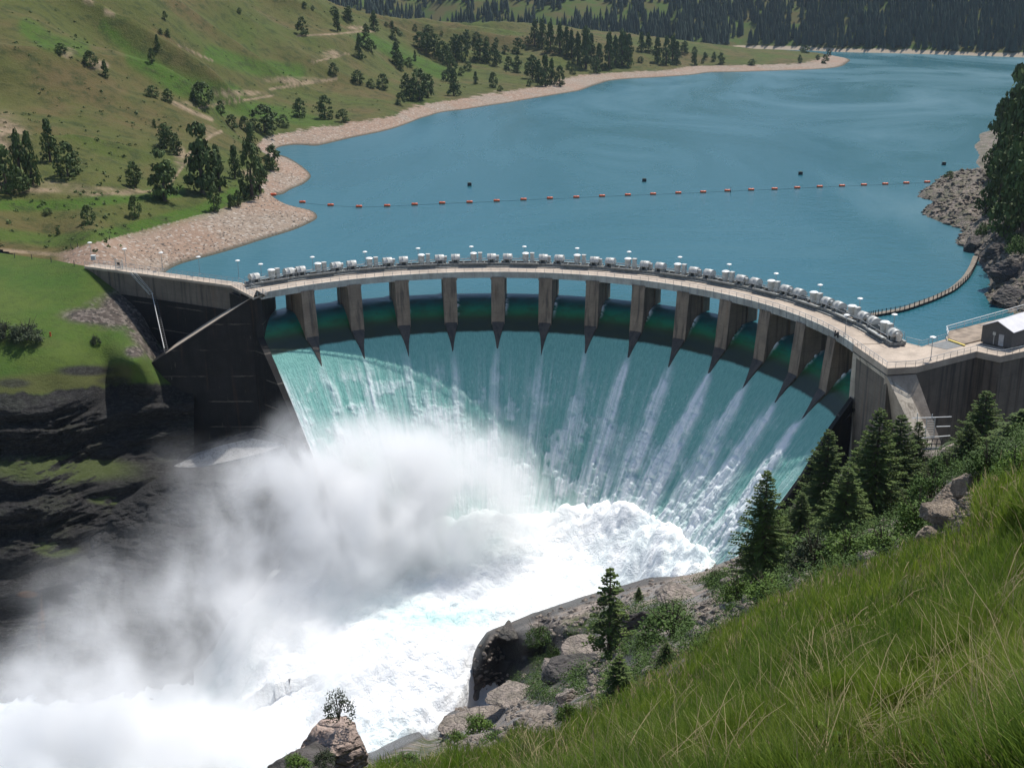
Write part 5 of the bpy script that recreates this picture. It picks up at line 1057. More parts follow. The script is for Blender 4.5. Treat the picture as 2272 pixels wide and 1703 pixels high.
BU = [bush_mesh(21, M_BUSH), bush_mesh(22, M_BUSH), bush_mesh(23, M_BRIGHT), bush_mesh(24, M_BRIGHT), bush_mesh(25, M_WILLOW)]; ST = [stems_mesh(31), stems_mesh(32)]
def put_bush(q, w, h, var, label, group=None, name='shrub'):
    root = empty(name, tuple(q), PY.uniform(0, 6.28)); tag(root, label, 'shrub', group); c = link('crown', BU[var], None, root); c.scale = (w, w, h); t = link('stems', ST[var % 2], None, root); t.scale = (w, w, h); return root
q, _ = hit_lb(60, 755); put_bush(q, 9.5, 6.5, 4, 'big round dark bush on the meadow at the left edge'); q, _ = hit_lb(8, 752); put_bush(q, 8, 6.5, 4, 'dark bush cut by the left edge of the picture')
q, _ = hit_lb(212, 762); put_bush(q, 2.6, 3.2, 4, 'small thin bush alone on the meadow near the stone apron')
q, _ = hit_lb(112, 745); o = empty('marker_stake', tuple(q)); tag(o, 'tiny orange marker stake on the meadow beside the big bush', 'stake'); MB().box((0, 0, .4), (.3, .3, .8)).build('stake', M_OR, o); MB().box((0, 0, .9), (.45, .1, .3)).build('flag', M_OR, o)
# ---- detailed firs of the near bank
def fir_meshes(seed, h=14.0, spread=.21, dens=1.0, sparse=0.0, mat=None):
    rng = np.random.default_rng(seed); C, NN, A, B, S, RN = [], [], [], [], [], []; tm = MB(); tm.tube((0, 0, -.6), (0, 0, h*.55), h*.013+.03, h*.008, n=7).tube((0, 0, h*.55), (0, 0, h*.99), h*.008, .015, n=6)
    z = h*.06; 
    while z < h*.985:
        f = z/h; Lm = h*spread*(1-f)**.78*(.92+.2*rng.random())+.12; nb = max(3, int((7 if f < .8 else 5)*dens))
        a0 = rng.uniform(0, 6.28)
        for k in range(nb):
            if rng.random() < sparse: continue
            a = a0+6.28*k/nb+rng.uniform(-.35, .35); Lb = Lm*rng.uniform(.6, 1.12); el = (.25-.55*(1-f))+rng.uniform(-.12, .12); zz = z+rng.uniform(-.12, .12); d = np.array([math.cos(a)*math.cos(el), math.sin(a)*math.cos(el), math.sin(el)])
            m_ = max(3, int(Lb/.21)); sd = np.cross(d, [0, 0, 1.0]); sd /= np.linalg.norm(sd)
            rb = rng.random()**2
            for j in range(m_+1):
                t = (j+.4)/(m_+1); p0 = np.array([0, 0, zz])+d*Lb*t+np.array([0, 0, .10*Lb*t*t*2]); tl = (.16+.30*Lb*(1-t)**.7*.55)*rng.uniform(.7, 1.2)
                for s in (-1, 1):
                    if t < .15: continue
                    dd = sd*s*.8+d*.65+np.array([0, 0, rng.uniform(-.25, .12)]); dd /= np.linalg.norm(dd); A.append(p0); B.append(dd*tl); S.append(.07+.05*rng.random()); RN.append(rb)
            A.append(np.array([0, 0, zz])+d*Lb*.75); B.append(d*Lb*.34); S.append(.07); RN.append(rb)
            tm.tube((0, 0, zz), tuple(np.array([0, 0, zz])+d*Lb*.85+np.array([0, 0, .12*Lb])), .018+.01*Lb, .006, n=3)
        z += h*.021*(1.25-f*.5)/dens**.5+.04
    A, B, S, RN = map(np.array, (A, B, S, RN)); sd = np.cross(B, np.array([0, 0, 1.0])+rng.normal(size=B.shape)*.35); sd /= np.linalg.norm(sd, axis=1, keepdims=True)+1e-9; sd *= S[:, None]
    V = np.stack([A, A+B*.45-sd, A+B, A+B*.45+sd], 1).reshape(-1, 3); up = np.cross(sd, B); up /= np.linalg.norm(up, axis=1, keepdims=True)+1e-9; up *= S[:, None]*.8
    V2 = np.stack([A, A+B*.45-up, A+B, A+B*.45+up], 1).reshape(-1, 3); V = np.concatenate([V, V2]); me = nmesh('crown', V, np.arange(len(V)).reshape(-1, 4), False, {'rnd': np.tile(np.repeat(RN, 4), 2)}); me.materials.append(mat or M_FIR); t = tm.mesh('trunk'); t.materials.append(M_TRUNK); return me, t, h
FI = [fir_meshes(51), fir_meshes(52, 14, .19), fir_meshes(53, 14, .24, 1.1), fir_meshes(54, 9, .19, .8, .30), fir_meshes(55, 14, .22)]
FL = [(1688,1287,1040,120,0,102,'lone dark fir standing at the foam edge'),(1822,1190,950,120,1,150,'fir with a pointed top beside the grey side wall'),(1930,1180,905,150,2,142,'tall twin-topped fir in front of the grey wall, left stem'),(1978,1160,915,130,0,150,'tall twin-topped fir in front of the grey wall, right stem'),
      (2022,1120,930,70,1,165,'slim fir whose tip crosses the foot of the sloping buttress'),(2166,1070,862,120,4,158,'fir in front of the dark retaining wall at right'),(2138,1065,935,90,2,150,'shorter fir just left of the fir before the retaining wall'),(2262,1010,905,120,1,150,'fir at the right edge below the building'),
      (1892,1130,988,70,1,172,'small fir in the gap between the pointed fir and the twin firs'),(1868,1225,1035,130,4,132,'broad light green fir low between the pointed and twin firs'),(2250,1110,955,110,4,120,'bushy fir at the right edge above the scree'),(1770,1235,1090,90,0,140,'dark fir tucked behind the lone fir'),(2065,1120,1010,70,2,150,'young fir left of the scree slope'),(1800,1160,1060,70,4,165,'little fir at the lower end of the side wall'),
      (1351,1466,1258,100,3,126,'sparse young fir on the rock ledge above the pool'),(1372,1545,1452,74,3,110,'small fir below the sparse young fir'),(1417,1333,1302,22,4,190,'tiny fir on the rock shelf beside the pool'),(1478,1475,1424,46,4,95,'tiny bright fir at the upper edge of the grass')]
for x, yb, yt, w, v, D, lab in FL:
    q = atd(x, yb, D); gq, gd = near_pt(x, yb)
    if lab.startswith(('sparse', 'small fir', 'tiny')): q = gq; D = float(gd)
    hh = float(atd(x, yt, D)[2]-q[2]); me, t, h0 = FI[v]; root = empty('fir_tree', tuple(q)); root.rotation_euler = (0, 0, PY.uniform(0, 6.28)); tag(root, lab, 'tree', 'firs on the near bank'); wx = 1.55*w*D/F_PX/(h0*{0:.42,1:.38,2:.48,3:.38,4:.44}[v])
    c = link('crown', me, None, root); c.scale = (wx, wx, hh/h0); c = link('trunk', t, None, root); c.scale = (max(wx, .5), max(wx, .5), hh/h0)
# ---- bushes of the near bank
BL = [(1490,1415,150,95,0,'dark spreading bush in the cleft behind the big block'),(1440,1440,70,60,1,'bush at the lower end of the cleft'),(1195,1425,60,60,0,'bush at the foot of the dark rock face'),(1140,1540,26,44,1,'small spiky bush on the sloping slabs'),(1640,1345,90,100,3,'bright green bush below the lone fir'),(1590,1300,60,55,0,'bush on the rock shelf left of the lone fir'),(1735,1250,150,110,0,'dense green bush right of the lone fir'),
 (1700,1330,110,80,2,'bright bush at the grass edge under the lone fir'),(1805,1265,120,110,4,'brownish bush in the middle of the thicket'),(1880,1245,120,90,2,'light green bush at the grass edge below the broad fir'),(1960,1230,110,75,3,'light green bush under the twin firs'),(2035,1190,110,110,2,'bright leafy bush left of the scree'),(2065,1110,90,90,0,'grey green bush between the twin firs and the scree'),(2100,1060,80,70,1,'bush above the scree slope'),(2010,1120,90,80,0,'bush behind the twin firs'),
 (2190,1060,100,90,1,'bush at the top of the scree'),(2250,1060,90,80,2,'light bush at the right edge under the firs'),(1750,1180,110,80,0,'bush at the lower end of the chute wall'),(1260,1600,60,70,2,'small leafy bush beside the grey boulder'),(1345,1575,70,60,3,'bright bush under the small fir'),(1065,1625,80,66,2,'bright bush at the foot of the slabs'),(1010,1650,60,46,3,'low bright bush at the water edge slab'),(1100,1650,70,46,0,'dark low bush at the bottom of the slabs'),(1225,1470,40,70,0,'bush hanging on the side of the dark block'),(1560,1440,60,40,2,'low bush at the upper grass edge'),(900,1690,70,36,1,'low bush on the bank beside the big boulder'),(660,1700,70,52,2,'leafy bush at the foot of the big boulder'),(720,1690,60,46,4,'yellowish bush against the big boulder')]
for x, y, w, h, v, lab in BL:
    gq, gd = near_pt(x, y); D = min(float(gd), 190.0); q = atd(x, y, D) if not lab.endswith('big boulder') else atd(x, y, 34); D = D if not lab.endswith('big boulder') else 34
    put_bush((q[0], q[1], q[2]-.1), w*D/F_PX*1.15, h*D/F_PX*1.2, v, lab, 'bushes on the near bank')
# ---- undergrowth: one mass
rng = np.random.default_rng(9); n = 9500; px = rng.uniform(1100, 2400, n*4); py = rng.uniform(940, 1560, n*4)
q, D = near_pt(px, py); mk_ = (D > 58) & (D < 205) & (py > np.interp(px, rimx, rimy)+12) & (fbm(px/40, py/40, 0, 4, 151)+.35*sm(px, 1550, 1750)+.25*sm(D, 110, 60) > .02) & (blob(px, py, 2110, 1120, 60, 50) < .4) & (blob(px, py, 1290, 1430, 90, 24) < .5)
q, D = q[mk_][:n], D[mk_][:n]; n = len(q); per = 34; sz = rng.uniform(.5, 1.5, n)*np.clip(D/110, .6, 1.2); d = rng.normal(size=(n, per, 3)); d[..., 2] = np.abs(d[..., 2])*1.2; P = (q[:, None]+d*sz[:, None, None]*.45).reshape(-1, 3); NN = d.reshape(-1, 3)+rng.normal(size=(n*per, 3))*.6; NN /= np.linalg.norm(NN, axis=1, keepdims=True)
V, Fq = leafquads(P, NN, np.repeat(sz*.085, per), rng, .55); o = link('undergrowth', nmesh('undergrowth', V, Fq, False, {'rnd': np.repeat(np.repeat(rng.random(n)**1.5, per), 4)}), M_BUSH); tag(o, 'low green undergrowth covering the near bank between the firs', 'undergrowth', kind='stuff')
# ---- low scrub on the left hillside: one mass
n = 1500; px = rng.uniform(-60, 1780, n*3); py = rng.uniform(20, 560, n*3); az0 = rng.uniform(R_(-27), R_(13), n*3); D0_ = np.exp(rng.uniform(math.log(330), math.log(1400), n*3)); x = np.sin(az0)*D0_; y = np.cos(az0)*D0_; z = ground_up(x, y); qx, qy = toPx(np.stack([x, y, z], -1))
ok = (z > 7) & (fbm(x/45, y/45, 0, 4, 161)+0.25*sm(D0_, 1000, 500) > .02) & (side(x, y, WLX, WL0) > 2); x, y, z = x[ok][:n], y[ok][:n], z[ok][:n]; n = len(x); per = 12; s_z = rng.uniform(.35, 1.1, n); d = rng.normal(size=(n, per, 3)); d[..., 2] = np.abs(d[..., 2])*.8
P = (np.stack([x, y, z], -1)[:, None]+d*s_z[:, None, None]*.5).reshape(-1, 3); NN = d.reshape(-1, 3)+rng.normal(size=(n*per, 3))*.6; NN /= np.linalg.norm(NN, axis=1, keepdims=True); V, Fq = leafquads(P, NN, np.repeat(s_z*.42, per), rng, .8)
o = link('hillside_scrub', nmesh('hillside_scrub', V, Fq, False, {'rnd': np.repeat(np.repeat(rng.random(n)**2, per), 4)}), M_JUN); tag(o, 'low dark scrub dotted over the left hillside', 'scrub', kind='stuff')

# ---- rocks
def rock(seed, d, cuts=9, sub=4, flat=None):
    bm = bmesh.new(); bmesh.ops.create_icosphere(bm, subdivisions=sub, radius=1.0); rg = random.Random(seed); pls = []
    for k in range(cuts):
        v = Vector((rg.gauss(0, 1), rg.gauss(0, 1), rg.gauss(0, 1))).normalized(); pls.append((v, rg.uniform(.45, .85)))
    if flat: pls.append((Vector(flat[:3]).normalized(), flat[3]))
    co = np.array([v.co[:] for v in bm.verts])
    for v, dd in pls:
        s = co@np.array(v); k = s > dd; co[k] -= np.outer(s[k]-dd, np.array(v))*.96
    nn = fbm(co[:, 0]*2.2+seed, co[:, 1]*2.2, co[:, 2]*2.8, 5, 171, .6); co += co*(nn*.14)[:, None]
    n2 = np.abs(vn(co[:, 0]*4+seed, co[:, 1]*4, co[:, 2]*7, 172)); co += co*(n2*.05)[:, None]
    for v, c in zip(bm.verts, co): v.co = c*np.array(d)
    me = bpy.data.meshes.new('rock'); bm.to_mesh(me); bm.free(); return me
M_RK1 = rockmat('outcrop_rock', (0.36, 0.30, 0.25), (0.10, 0.082, 0.07), 0.15, 0.8); M_RK2 = rockmat('outcrop_dark', (0.12, 0.105, 0.095), (0.03, 0.027, 0.025), 0.1, .5); M_RK3 = rockmat('pink_boulder', (0.60, 0.46, 0.38), (0.28, 0.20, 0.16), 0.0, 1.0)
M_TAN = rockmat('tan_rock', (0.52, 0.41, 0.31), (0.20, 0.15, 0.11), 0.12, 2.2)
RK = [((752,1672),38,(1.25,1.5,1.4),M_RK3,'boulder','big pinkish boulder with a bush on top at the bottom of the picture',(0,0,1,.72),3),
 ((1285,1500),150,(5.2,4.6,4.0),M_RK2,'rock_outcrop','dark undercut block with a pale flat top in the middle of the bank',(0,.1,1,.55),4),((1225,1478),153,(2.0,2.0,1.2),M_RK1,'rock_outcrop','pale broken corner stone on the left of the dark block',None,5),
 ((1290,1450),160,(5.6,4.0,1.8),M_RK1,'rock_outcrop','pale flat slab under the sparse young fir',(0,.15,1,.4),6),((1415,1420),150,(2.2,4.0,5.0),M_RK2,'rock_outcrop','tall black rock fin left of the spreading bush',None,7),
 ((1530,1335),172,(6.0,4.5,2.6),M_RK1,'rock_outcrop','brown folded rock knob beside the rock shelf',None,8),((1600,1365),120,(2.2,1.8,1.5),M_RK1,'boulder','cluster stone on the bank under the rock knob',None,9),((1575,1345),128,(1.6,1.6,1.2),M_RK1,'boulder','upper cluster stone beside the brown rock knob',None,10),
 ((1258,1555),92,(1.25,1.2,1.15),M_RK1,'boulder','grey angular boulder at the edge of the grass',None,11),((1612,1290),150,(1.2,1,.8),M_RK1,'boulder','round pale stone under the bushes left of the lone fir',None,12),((1150,1545),168,(6.0,5,1.4),M_RK1,'rock_slab','upper tilted slab beside the pool',(0,-.2,1,.4),13),((1065,1600),168,(7.0,5,1.5),M_RK1,'rock_slab','lower tilted slab reaching the water',(0,-.2,1,.4),14),
 ((2105,1145),57,(1.35,1.2,1.0),M_TAN,'rock_outcrop','tan crumbling rock outcrop beside the tall grass at right',None,31),((2150,1080),58,(.95,.9,.9),M_TAN,'rock_outcrop','upper knob of the tan crumbling outcrop at right',None,32),((2065,1190),56,(.8,.8,.5),M_TAN,'rock_outcrop','low tail of the tan crumbling outcrop at right',None,33),((1480,1380),150,(2.6,2.2,1.6),M_RK1,'boulder','jagged pale boulder above the spreading bush',None,34),((1625,1400),100,(1.3,1.1,1.0),M_RK1,'boulder','lower cluster stone close to the grass edge',None,35),((660,1712),36,(1.3,1.6,.75),M_RK2,'rock_outcrop','dark low ledge running left from the big boulder',None,36),
 ((1180,1610),112,(4.0,3.4,1.2),M_RK1,'rock_slab','slab at the foot of the grass slope',(0,-.2,1,.45),15),((1130,1400),212,(4,2.4,1.1),M_RK2,'boulder','dark wet hump on the lip of the rock shelf',None,16),((1578,1245),238,(4.5,2.4,1.6),M_RK2,'boulder','dark wet rock at the far end of the rock shelf',None,17),((2080,1015),196,(5,3,1.6),M_RK1,'boulder','pale rock at the foot of the buttress',None,18),((2115,1000),190,(3,2,1.5),M_RK1,'boulder','smaller pale rock beside the access frame',None,19),((2010,1300),30,(.35,.3,.22),M_RK1,'boulder','half-buried pale stone in the grass',None,20),((1530,1492),54,(.55,.5,.4),M_RK1,'boulder','smooth grey stone at the upper grass edge',None,21)]
for (x, y), D, d, mt, nm, lab, fl_, sd2 in RK:
    q = atd(x, y, D); o = link(nm, rock(sd2, d, 9, 5 if d[0] > 1 else 4, fl_), mt); o.location = tuple(q); o.rotation_euler = (0, 0, sd2*.7); tag(o, lab, 'rock', 'rocks of the near bank')
for (x, y, d, sd2, lab) in ((2245,606,(9,7,5),41,'dark overhanging rock face on the right bank above the walkway end'),(2240,655,(8,6,3.6),42,'dark rock block at the water edge behind the raised pad'),(2165,545,(5,4,3),43,'dark jagged rock where the walkway meets the right bank'),(2215,560,(6,5,3.6),44,'brown layered rock above the walkway end')):
    q, D = hit_rt(x, y); o = link('rock_outcrop', rock(sd2, d, 12, 5), M_RK2); o.location = tuple(q); o.rotation_euler = (0, 0, sd2); tag(o, lab, 'rock', 'rocks of the right bank')
for x, y, w, h, v, lab in ((2262,590,60,50,0,'green bush on top of the dark rock face at the right edge'),(2255,545,50,40,1,'dark bush under the conifers on the right bank'),(2185,520,40,34,0,'small bush on the slope above the walkway end')):
    q, D = hit_rt(x, y); put_bush((q[0], q[1], q[2]+(3.5 if y == 590 else 0)), w*D/F_PX, h*D/F_PX*1.2, v, lab, 'bushes on the right bank')
# twiggy bush on the big boulder
me_t = stems_mesh(61, 26, .008); BU.append(bush_mesh(62, M_WILLOW, 900, .034, 60, 1.0)); q = atd(752, 1597, 38); rt = empty('shrub', tuple(q)); tag(rt, 'thin leafy shrub growing on top of the big pinkish boulder', 'shrub'); c = link('crown', BU[-1], None, rt); c.scale = (1.25, 1.25, 1.5); c = link('stems', me_t, None, rt); c.scale = (1.15, 1.15, 1.5)
# broken rock on the right bank and stones on the beaches: masses
def stones(name, pts, sizes, mat, lab, cat):
    base = np.array([[1,0,0],[-1,0,0],[0,1,0],[0,-1,0],[0,0,1],[0,0,-1]], float)*[1, .8, .6]; fc = np.array([[0,2,4],[2,1,4],[1,3,4],[3,0,4],[2,0,5],[1,2,5],[3,1,5],[0,3,5]]); n = len(pts)
    a = rng.uniform(0, 6.28, n); V = base[None]*rng.uniform(.6, 1.3, (n, 6, 1)); c, s = np.cos(a)[:, None], np.sin(a)[:, None]; X = V[..., 0]*c-V[..., 1]*s; Y = V[..., 0]*s+V[..., 1]*c; V = np.stack([X, Y, V[..., 2]], -1)*np.asarray(sizes)[:, None, None]+np.asarray(pts)[:, None]
    o = link(name, nmesh(name, V.reshape(-1, 3), (fc[None]+np.arange(n)[:, None, None]*6).reshape(-1, 3)), mat); tag(o, lab, cat, kind='stuff')
px = rng.uniform(950, 2200, 9000); py = rng.uniform(1150, 1680, 9000); q, D = near_pt(px, py); ok = (D > 62) & (D < 235) & (py > np.interp(px, rimx, rimy)+8) & (fbm(px/50, py/50, 0, 3, 191) > -.1); stones('bank_stones', q[ok], rng.uniform(.1, .8, ok.sum())**2*1.6+.1, M_RK1, 'loose broken stones scattered over the near rocky bank', 'stones')
px = rng.uniform(2030, 2200, 2600); py = rng.uniform(1040, 1225, 2600); ok = blob(px, py, 2110, 1130, 62, 62) > .25; q, D = near_pt(px, py); stones('scree_stones', q[ok], rng.uniform(.05, .42, ok.sum())**1.3+.04, M_TAN, 'tan crumbly rock fragments of the scree at right', 'stones')
n = 5000; az0 = rng.uniform(R_(18), R_(25.5), n); D0_ = rng.uniform(300, 560, n); x = np.sin(az0)*D0_; y = np.cos(az0)*D0_; z = ground_rt(x, y); ok = (z > -.3) & (z < 12); stones('broken_rock', np.stack([x, y, z], -1)[ok], rng.uniform(.2, 1.0, ok.sum())**1.5*1.5, M_ROCKB, 'broken angular rock strewn over the right bank point', 'rubble')
n = 9000; az0 = rng.uniform(R_(-22), R_(-6), n); D0_ = np.exp(rng.uniform(math.log(315), math.log(760), n)); x = np.sin(az0)*D0_; y = np.cos(az0)*D0_; z = ground_up(x, y); ok = (z > .1) & (z < 4.6) & (side(x, y, WL0, WL1) > 6); stones('beach_stones', np.stack([x, y, z], -1)[ok], rng.uniform(.12, .5, ok.sum()), M_RK1, 'scattered stones on the gravel beach of the lake', 'stones')
# ---- grass of the near slope: one mass
M_GR, nt, b = newmat('tall_grass'); g = N(nt); r = g.attr('rnd'); t = g.attr('tip'); dr = g.attr('dry')
c = g.mix(r, (0.042, 0.125, 0.008), (0.190, 0.265, 0.022)); c = g.mix(g.math('MULTIPLY', t, 0.40), c, (0.24, 0.28, 0.06)); c = g.mix(dr, c, (0.38, 0.30, 0.16)); g.l(c, b.inputs['Base Color']); setp(b, rough=0.6, spec=0.3)
tr = g.n('ShaderNodeBsdfTranslucent'); g.l(c, tr.inputs[0]); mx = g.n('ShaderNodeMixShader'); mx.inputs[0].default_value = 0.38; g.l(b.outputs[0], mx.inputs[1]); g.l(tr.outputs[0], mx.inputs[2]); g.l(mx.outputs[0], nt.nodes['Material Output'].inputs[0])
n = 400000; px = rng.uniform(600, 2500, n*2); py = 1000+rng.random(n*2)**0.9*860; D = np.exp(N_t(px/1000, py/1000)); dens = 1-sm(D+fbm(px/45, py/45, 0, 3, 121)*12, 48, 68)
barep = np.clip(.75*sm(fbm(px/60, py/45, 0, 4, 195), .22, .5)+blob(px, py, 1880, 1440, 60, 32)+blob(px, py, 2090, 1120, 70, 60)+.8*blob(px, py, 2100, 1330, 50, 26)+blob(px, py, 2265, 1330, 40, 60)*.8+blob(px, py, 1180, 1650, 90, 20)*.6, 0, 1)
ok = (rng.random(n*2) < dens*(1-.8*barep)) & (py > np.interp(px, rimx, rimy)+5); px, py, barep = px[ok][:n], py[ok][:n], barep[ok][:n]; q, D = near_pt(px, py); n = len(px)
dry = np.clip(sm(fbm(q[:, 0]/2.6, q[:, 1]/2.6, 0, 4, 181), -.02, .4)*.95+barep+.5*sm(D, 38, 58), 0, 1); isd = (rng.random(n) < dry*.42+.05).astype(float)
tuft = sm(fbm(q[:, 0]/.7, q[:, 1]/.7, 0, 3, 189), -.2, .35); hgt = rng.uniform(.14, .66, n)*(.35+.9*tuft)*(1+.35*fbm(q[:, 0]/2, q[:, 1]/2, 0, 3, 183))*(1-.3*isd)*np.clip(.62+D/60, .62, 1.25); tall = rng.random(n) < .012; hgt[tall] *= 1.8; isd[tall] = 1
wd = np.maximum(.0038, D*.00038)*rng.uniform(.7, 1.5, n); wd[tall] *= .6; a = rng.uniform(0, 6.28, n); lean = rng.uniform(.03, .5, n)*hgt; la_ = 2.6+fbm(q[:, 0]/1.6, q[:, 1]/1.6, 0, 3, 185)*5+rng.normal(size=n)*1.3
dx, dy = np.cos(la_)*lean, np.sin(la_)*lean; ex_, ey_ = np.cos(a)*wd, np.sin(a)*wd; V = []; tip = []
for f, w_ in ((0, 1.0), (.38, .85), (.74, .55), (1.0, .08)):
    cx, cy, cz = q[:, 0]+dx*f**1.8, q[:, 1]+dy*f**1.8, q[:, 2]-.04+hgt*(f-.18*f**3); V += [np.stack([cx-ex_*w_, cy-ey_*w_, cz], -1), np.stack([cx+ex_*w_, cy+ey_*w_, cz], -1)]; tip += [np.full(n, f)]*2
V = np.stack(V, 1).reshape(-1, 3); bf_ = np.array([(0, 1, 3, 2), (2, 3, 5, 4), (4, 5, 7, 6)]); Fq = (bf_[None]+(np.arange(n)*8)[:, None, None]).reshape(-1, 4)
rnb = np.clip(rng.random(n)*.5+.5*sm(fbm(q[:, 0]/3, q[:, 1]/3, 0, 4, 187), -.3, .3), 0, 1)
o = link('tall_grass', nmesh('tall_grass', V, Fq, True, {'rnd': np.repeat(rnb, 8), 'tip': np.stack(tip, 1).ravel(), 'dry': np.repeat(isd, 8)}), M_GR); tag(o, 'tall green grass with dry straw covering the foreground slope', 'grass', kind='stuff')
# tangles of pale fallen straw and dark dead stalks
n = 2600; px = rng.uniform(800, 2450, n*5); py = rng.uniform(1060, 1760, n*5); ok = (py > np.interp(px, rimx, rimy)+5) & (fbm(px/70, py/50, 0, 4, 197) > .02); px, py = px[ok][:n], py[ok][:n]; q, D = near_pt(px, py); ok = D < 60; q, D = q[ok], D[ok]; n = len(q)
a = rng.uniform(0, 6.28, n); ln_ = rng.uniform(.3, 1.0, n); w_ = np.maximum(.003, D*.00035)*rng.uniform(.8, 1.6, n); up_ = rng.uniform(.05, .9, n)*ln_; V = []
for f in (0, .35, .7, 1.0):
    c_ = np.stack([q[:, 0]+np.cos(a)*ln_*f*.8, q[:, 1]+np.sin(a)*ln_*f*.8, q[:, 2]+.05+up_*(f*1.5-.75*f*f)], -1); e_ = np.stack([-np.sin(a)*w_, np.cos(a)*w_, w_*.6], -1)*(1-.7*f); V += [c_-e_, c_+e_]
V = np.stack(V, 1).reshape(-1, 3); Fq = (bf_[None]+(np.arange(n)*8)[:, None, None]).reshape(-1, 4); o = link('fallen_straw', nmesh('fallen_straw', V, Fq, True, {'rnd': np.zeros(n*8), 'tip': np.zeros(n*8), 'dry': np.repeat(rng.uniform(.7, 1.0, n), 8)}), M_GR); tag(o, 'pale fallen straw tangled in the foreground grass', 'straw', kind='stuff')
# leafy plants in the foreground
for (x, y, s_), lab in (((1800,1690,.22),'leafy sapling with round pale leaves near the bottom centre'),((1408,1690,.3),'pale two-leaved plant on a dark stem at the bottom'),((1850,1700,.16),'low round-leaved plant at the bottom edge')):
    q, D = near_pt(x, y); D = float(D); pl_ = empty('leafy_plant', tuple(q)); tag(pl_, lab, 'plant', 'leafy plants in the grass'); rg = random.Random(x); MB().tube((0, 0, -.05), (.02, 0, s_*1.6), .010, .005, n=5).build('stem', M_TRUNK, pl_)
    C = []; Nn = []
    for k in range(11 if s_ < .25 else 4):
        a = rg.uniform(0, 6.28); zz = s_*(.4+1.1*rg.random()); C.append((math.cos(a)*.05, math.sin(a)*.05, zz)); Nn.append((rg.gauss(0, .4), rg.gauss(0, .4)-.4, 1))
    Nn = np.array(Nn); Nn /= np.linalg.norm(Nn, axis=1, keepdims=True); V, Fq = leafquads(np.array(C), Nn, .034, np.random.default_rng(x), .75); me = nmesh('leaves', V, Fq, False, {'rnd': np.ones(len(V))*.6}); link('leaves', me, M_PALE if 'M_PALE' in globals() else M_BRIGHT, pl_)
# ================================================================ MIST AND SPRAY OVER THE PLUNGE POOL
m = bpy.data.materials.new('mist'); m.use_nodes = True; nt = m.node_tree
for n_ in list(nt.nodes):
    if n_.type != 'OUTPUT_MATERIAL': nt.nodes.remove(n_)
g = N(nt); out = nt.nodes['Material Output']; p = g.pos()
wob = g.n('ShaderNodeTexNoise'); g.l(p, wob.inputs['Vector']); wob.inputs['Scale'].default_value = 0.05; wob.inputs['Detail'].default_value = 3
va = g.n('ShaderNodeVectorMath', operation='SCALE'); sub = g.n('ShaderNodeVectorMath', operation='SUBTRACT'); g.l(wob.outputs['Color'], sub.inputs[0]); sub.inputs[1].default_value = (.5, .5, .5)
g.l(sub.outputs[0], va.inputs[0]); va.inputs['Scale'].default_value = 26.0; pw_ = g.n('ShaderNodeVectorMath', operation='ADD'); g.l(p, pw_.inputs[0]); g.l(va.outputs[0], pw_.inputs[1])
MB_ = [  # px, py, distance, radii, density
 (900, 1120, 252, (33, 17, 22), 0.26), (800, 1330, 236, (24, 14, 12), 0.16), (1000, 1250, 250, (22, 10, 9), 0.10), (720, 1160, 244, (26, 15, 24), 0.15), (560, 1270, 234, (26, 13, 25), 0.055), (380, 1400, 222, (30, 13, 24), 0.042), (560, 1440, 220, (26, 13, 18), 0.07),
 (200, 1710, 196, (55, 18, 13), 0.24), (620, 1560, 210, (36, 16, 12), 0.15), (1130, 1150, 262, (28, 8, 9), 0.10), (1430, 1165, 268, (26, 6, 6), 0.10), (860, 985, 262, (24, 10, 14), 0.05), (1010, 1060, 264, (24, 8, 12), 0.06), (450, 1100, 262, (22, 9, 13), 0.018), (60, 1550, 202, (30, 13, 13), 0.075), (200, 1440, 214, (24, 10, 17), 0.022)]
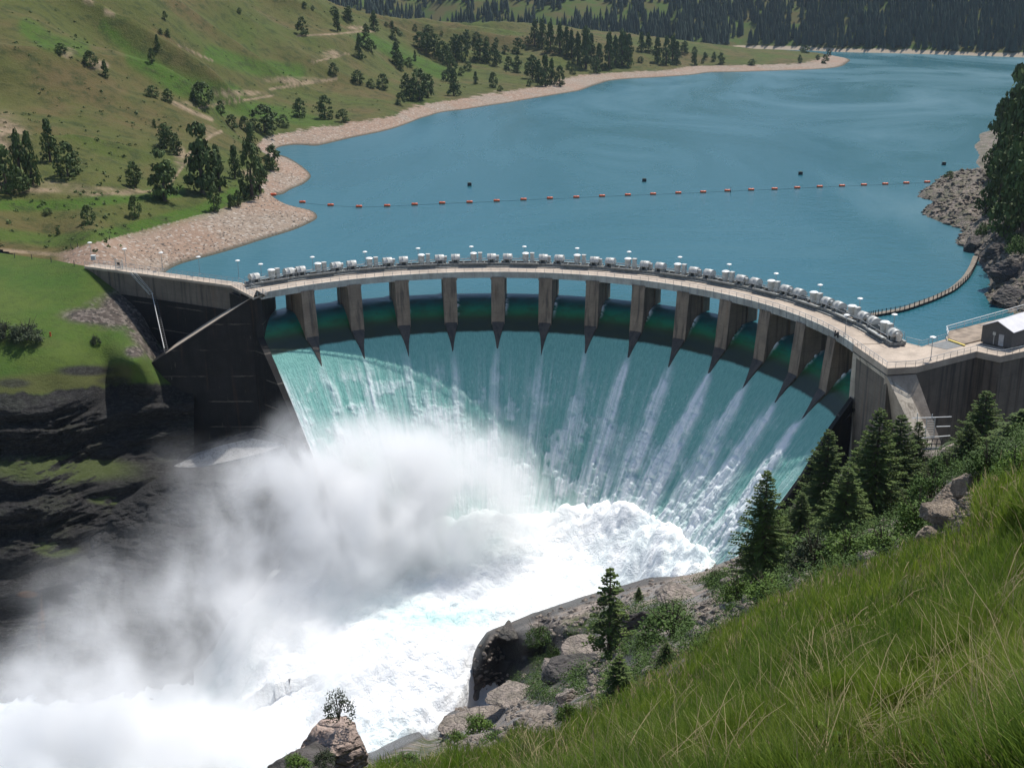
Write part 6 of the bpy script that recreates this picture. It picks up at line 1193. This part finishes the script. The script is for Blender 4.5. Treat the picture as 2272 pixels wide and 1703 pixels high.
tot = None
for px, py, D, r, de in MB_:
    c = atd(px, py, D); s1_ = g.n('ShaderNodeVectorMath', operation='SUBTRACT'); g.l(pw_.outputs[0], s1_.inputs[0]); s1_.inputs[1].default_value = tuple(c)
    s2_ = g.n('ShaderNodeVectorMath', operation='DIVIDE'); g.l(s1_.outputs[0], s2_.inputs[0]); s2_.inputs[1].default_value = r
    ln_ = g.n('ShaderNodeVectorMath', operation='LENGTH'); g.l(s2_.outputs[0], ln_.inputs[0]); v = g.mr(ln_.outputs['Value'], 0.25, 1.15, de, 0.0)
    tot = v if tot is None else g.math('ADD', tot, v)
nz2 = g.noise(g.map(p, (1, 1, 0.75)), 0.085, 5, 0.62, 0.4)
den = g.math('MULTIPLY', tot, g.mr(nz2, 0.38, 0.66, 0.14, 1.6))
pv = g.n('ShaderNodeVolumePrincipled'); pv.inputs['Color'].default_value = (1, 1, 1, 1); pv.inputs['Anisotropy'].default_value = 0.0; g.l(den, pv.inputs['Density']); g.l(pv.outputs[0], out.inputs['Volume'])
m.cycles.volume_step_rate = 1.0
lo = np.array([-132, 160, -66.0]); hi = np.array([62, 287, -4.0])
MB().box(tuple((lo+hi)/2), tuple(hi-lo)).build('mist', m)
tag(bpy.data.objects['mist'], 'white mist and spray drifting over the foaming pool below the falls', 'mist', kind='stuff')
sc.cycles.volume_step_rate = 0.6
# ================================================================ HAZE: the air between here and the mountain
m = bpy.data.materials.new('haze'); m.use_nodes = True; nt = m.node_tree
for n_ in list(nt.nodes):
    if n_.type != 'OUTPUT_MATERIAL': nt.nodes.remove(n_)
pv = nt.nodes.new('ShaderNodeVolumePrincipled'); pv.inputs['Color'].default_value = (0.72, 0.85, 1.0, 1); pv.inputs['Density'].default_value = 0.00003; nt.links.new(pv.outputs[0], nt.nodes['Material Output'].inputs['Volume'])
MB().box((600, 1900, 330), (7400, 5400, 830)).build('haze', m)
tag(bpy.data.objects['haze'], 'thin pale haze in the air over the lake and the far mountain', 'haze', kind='stuff')
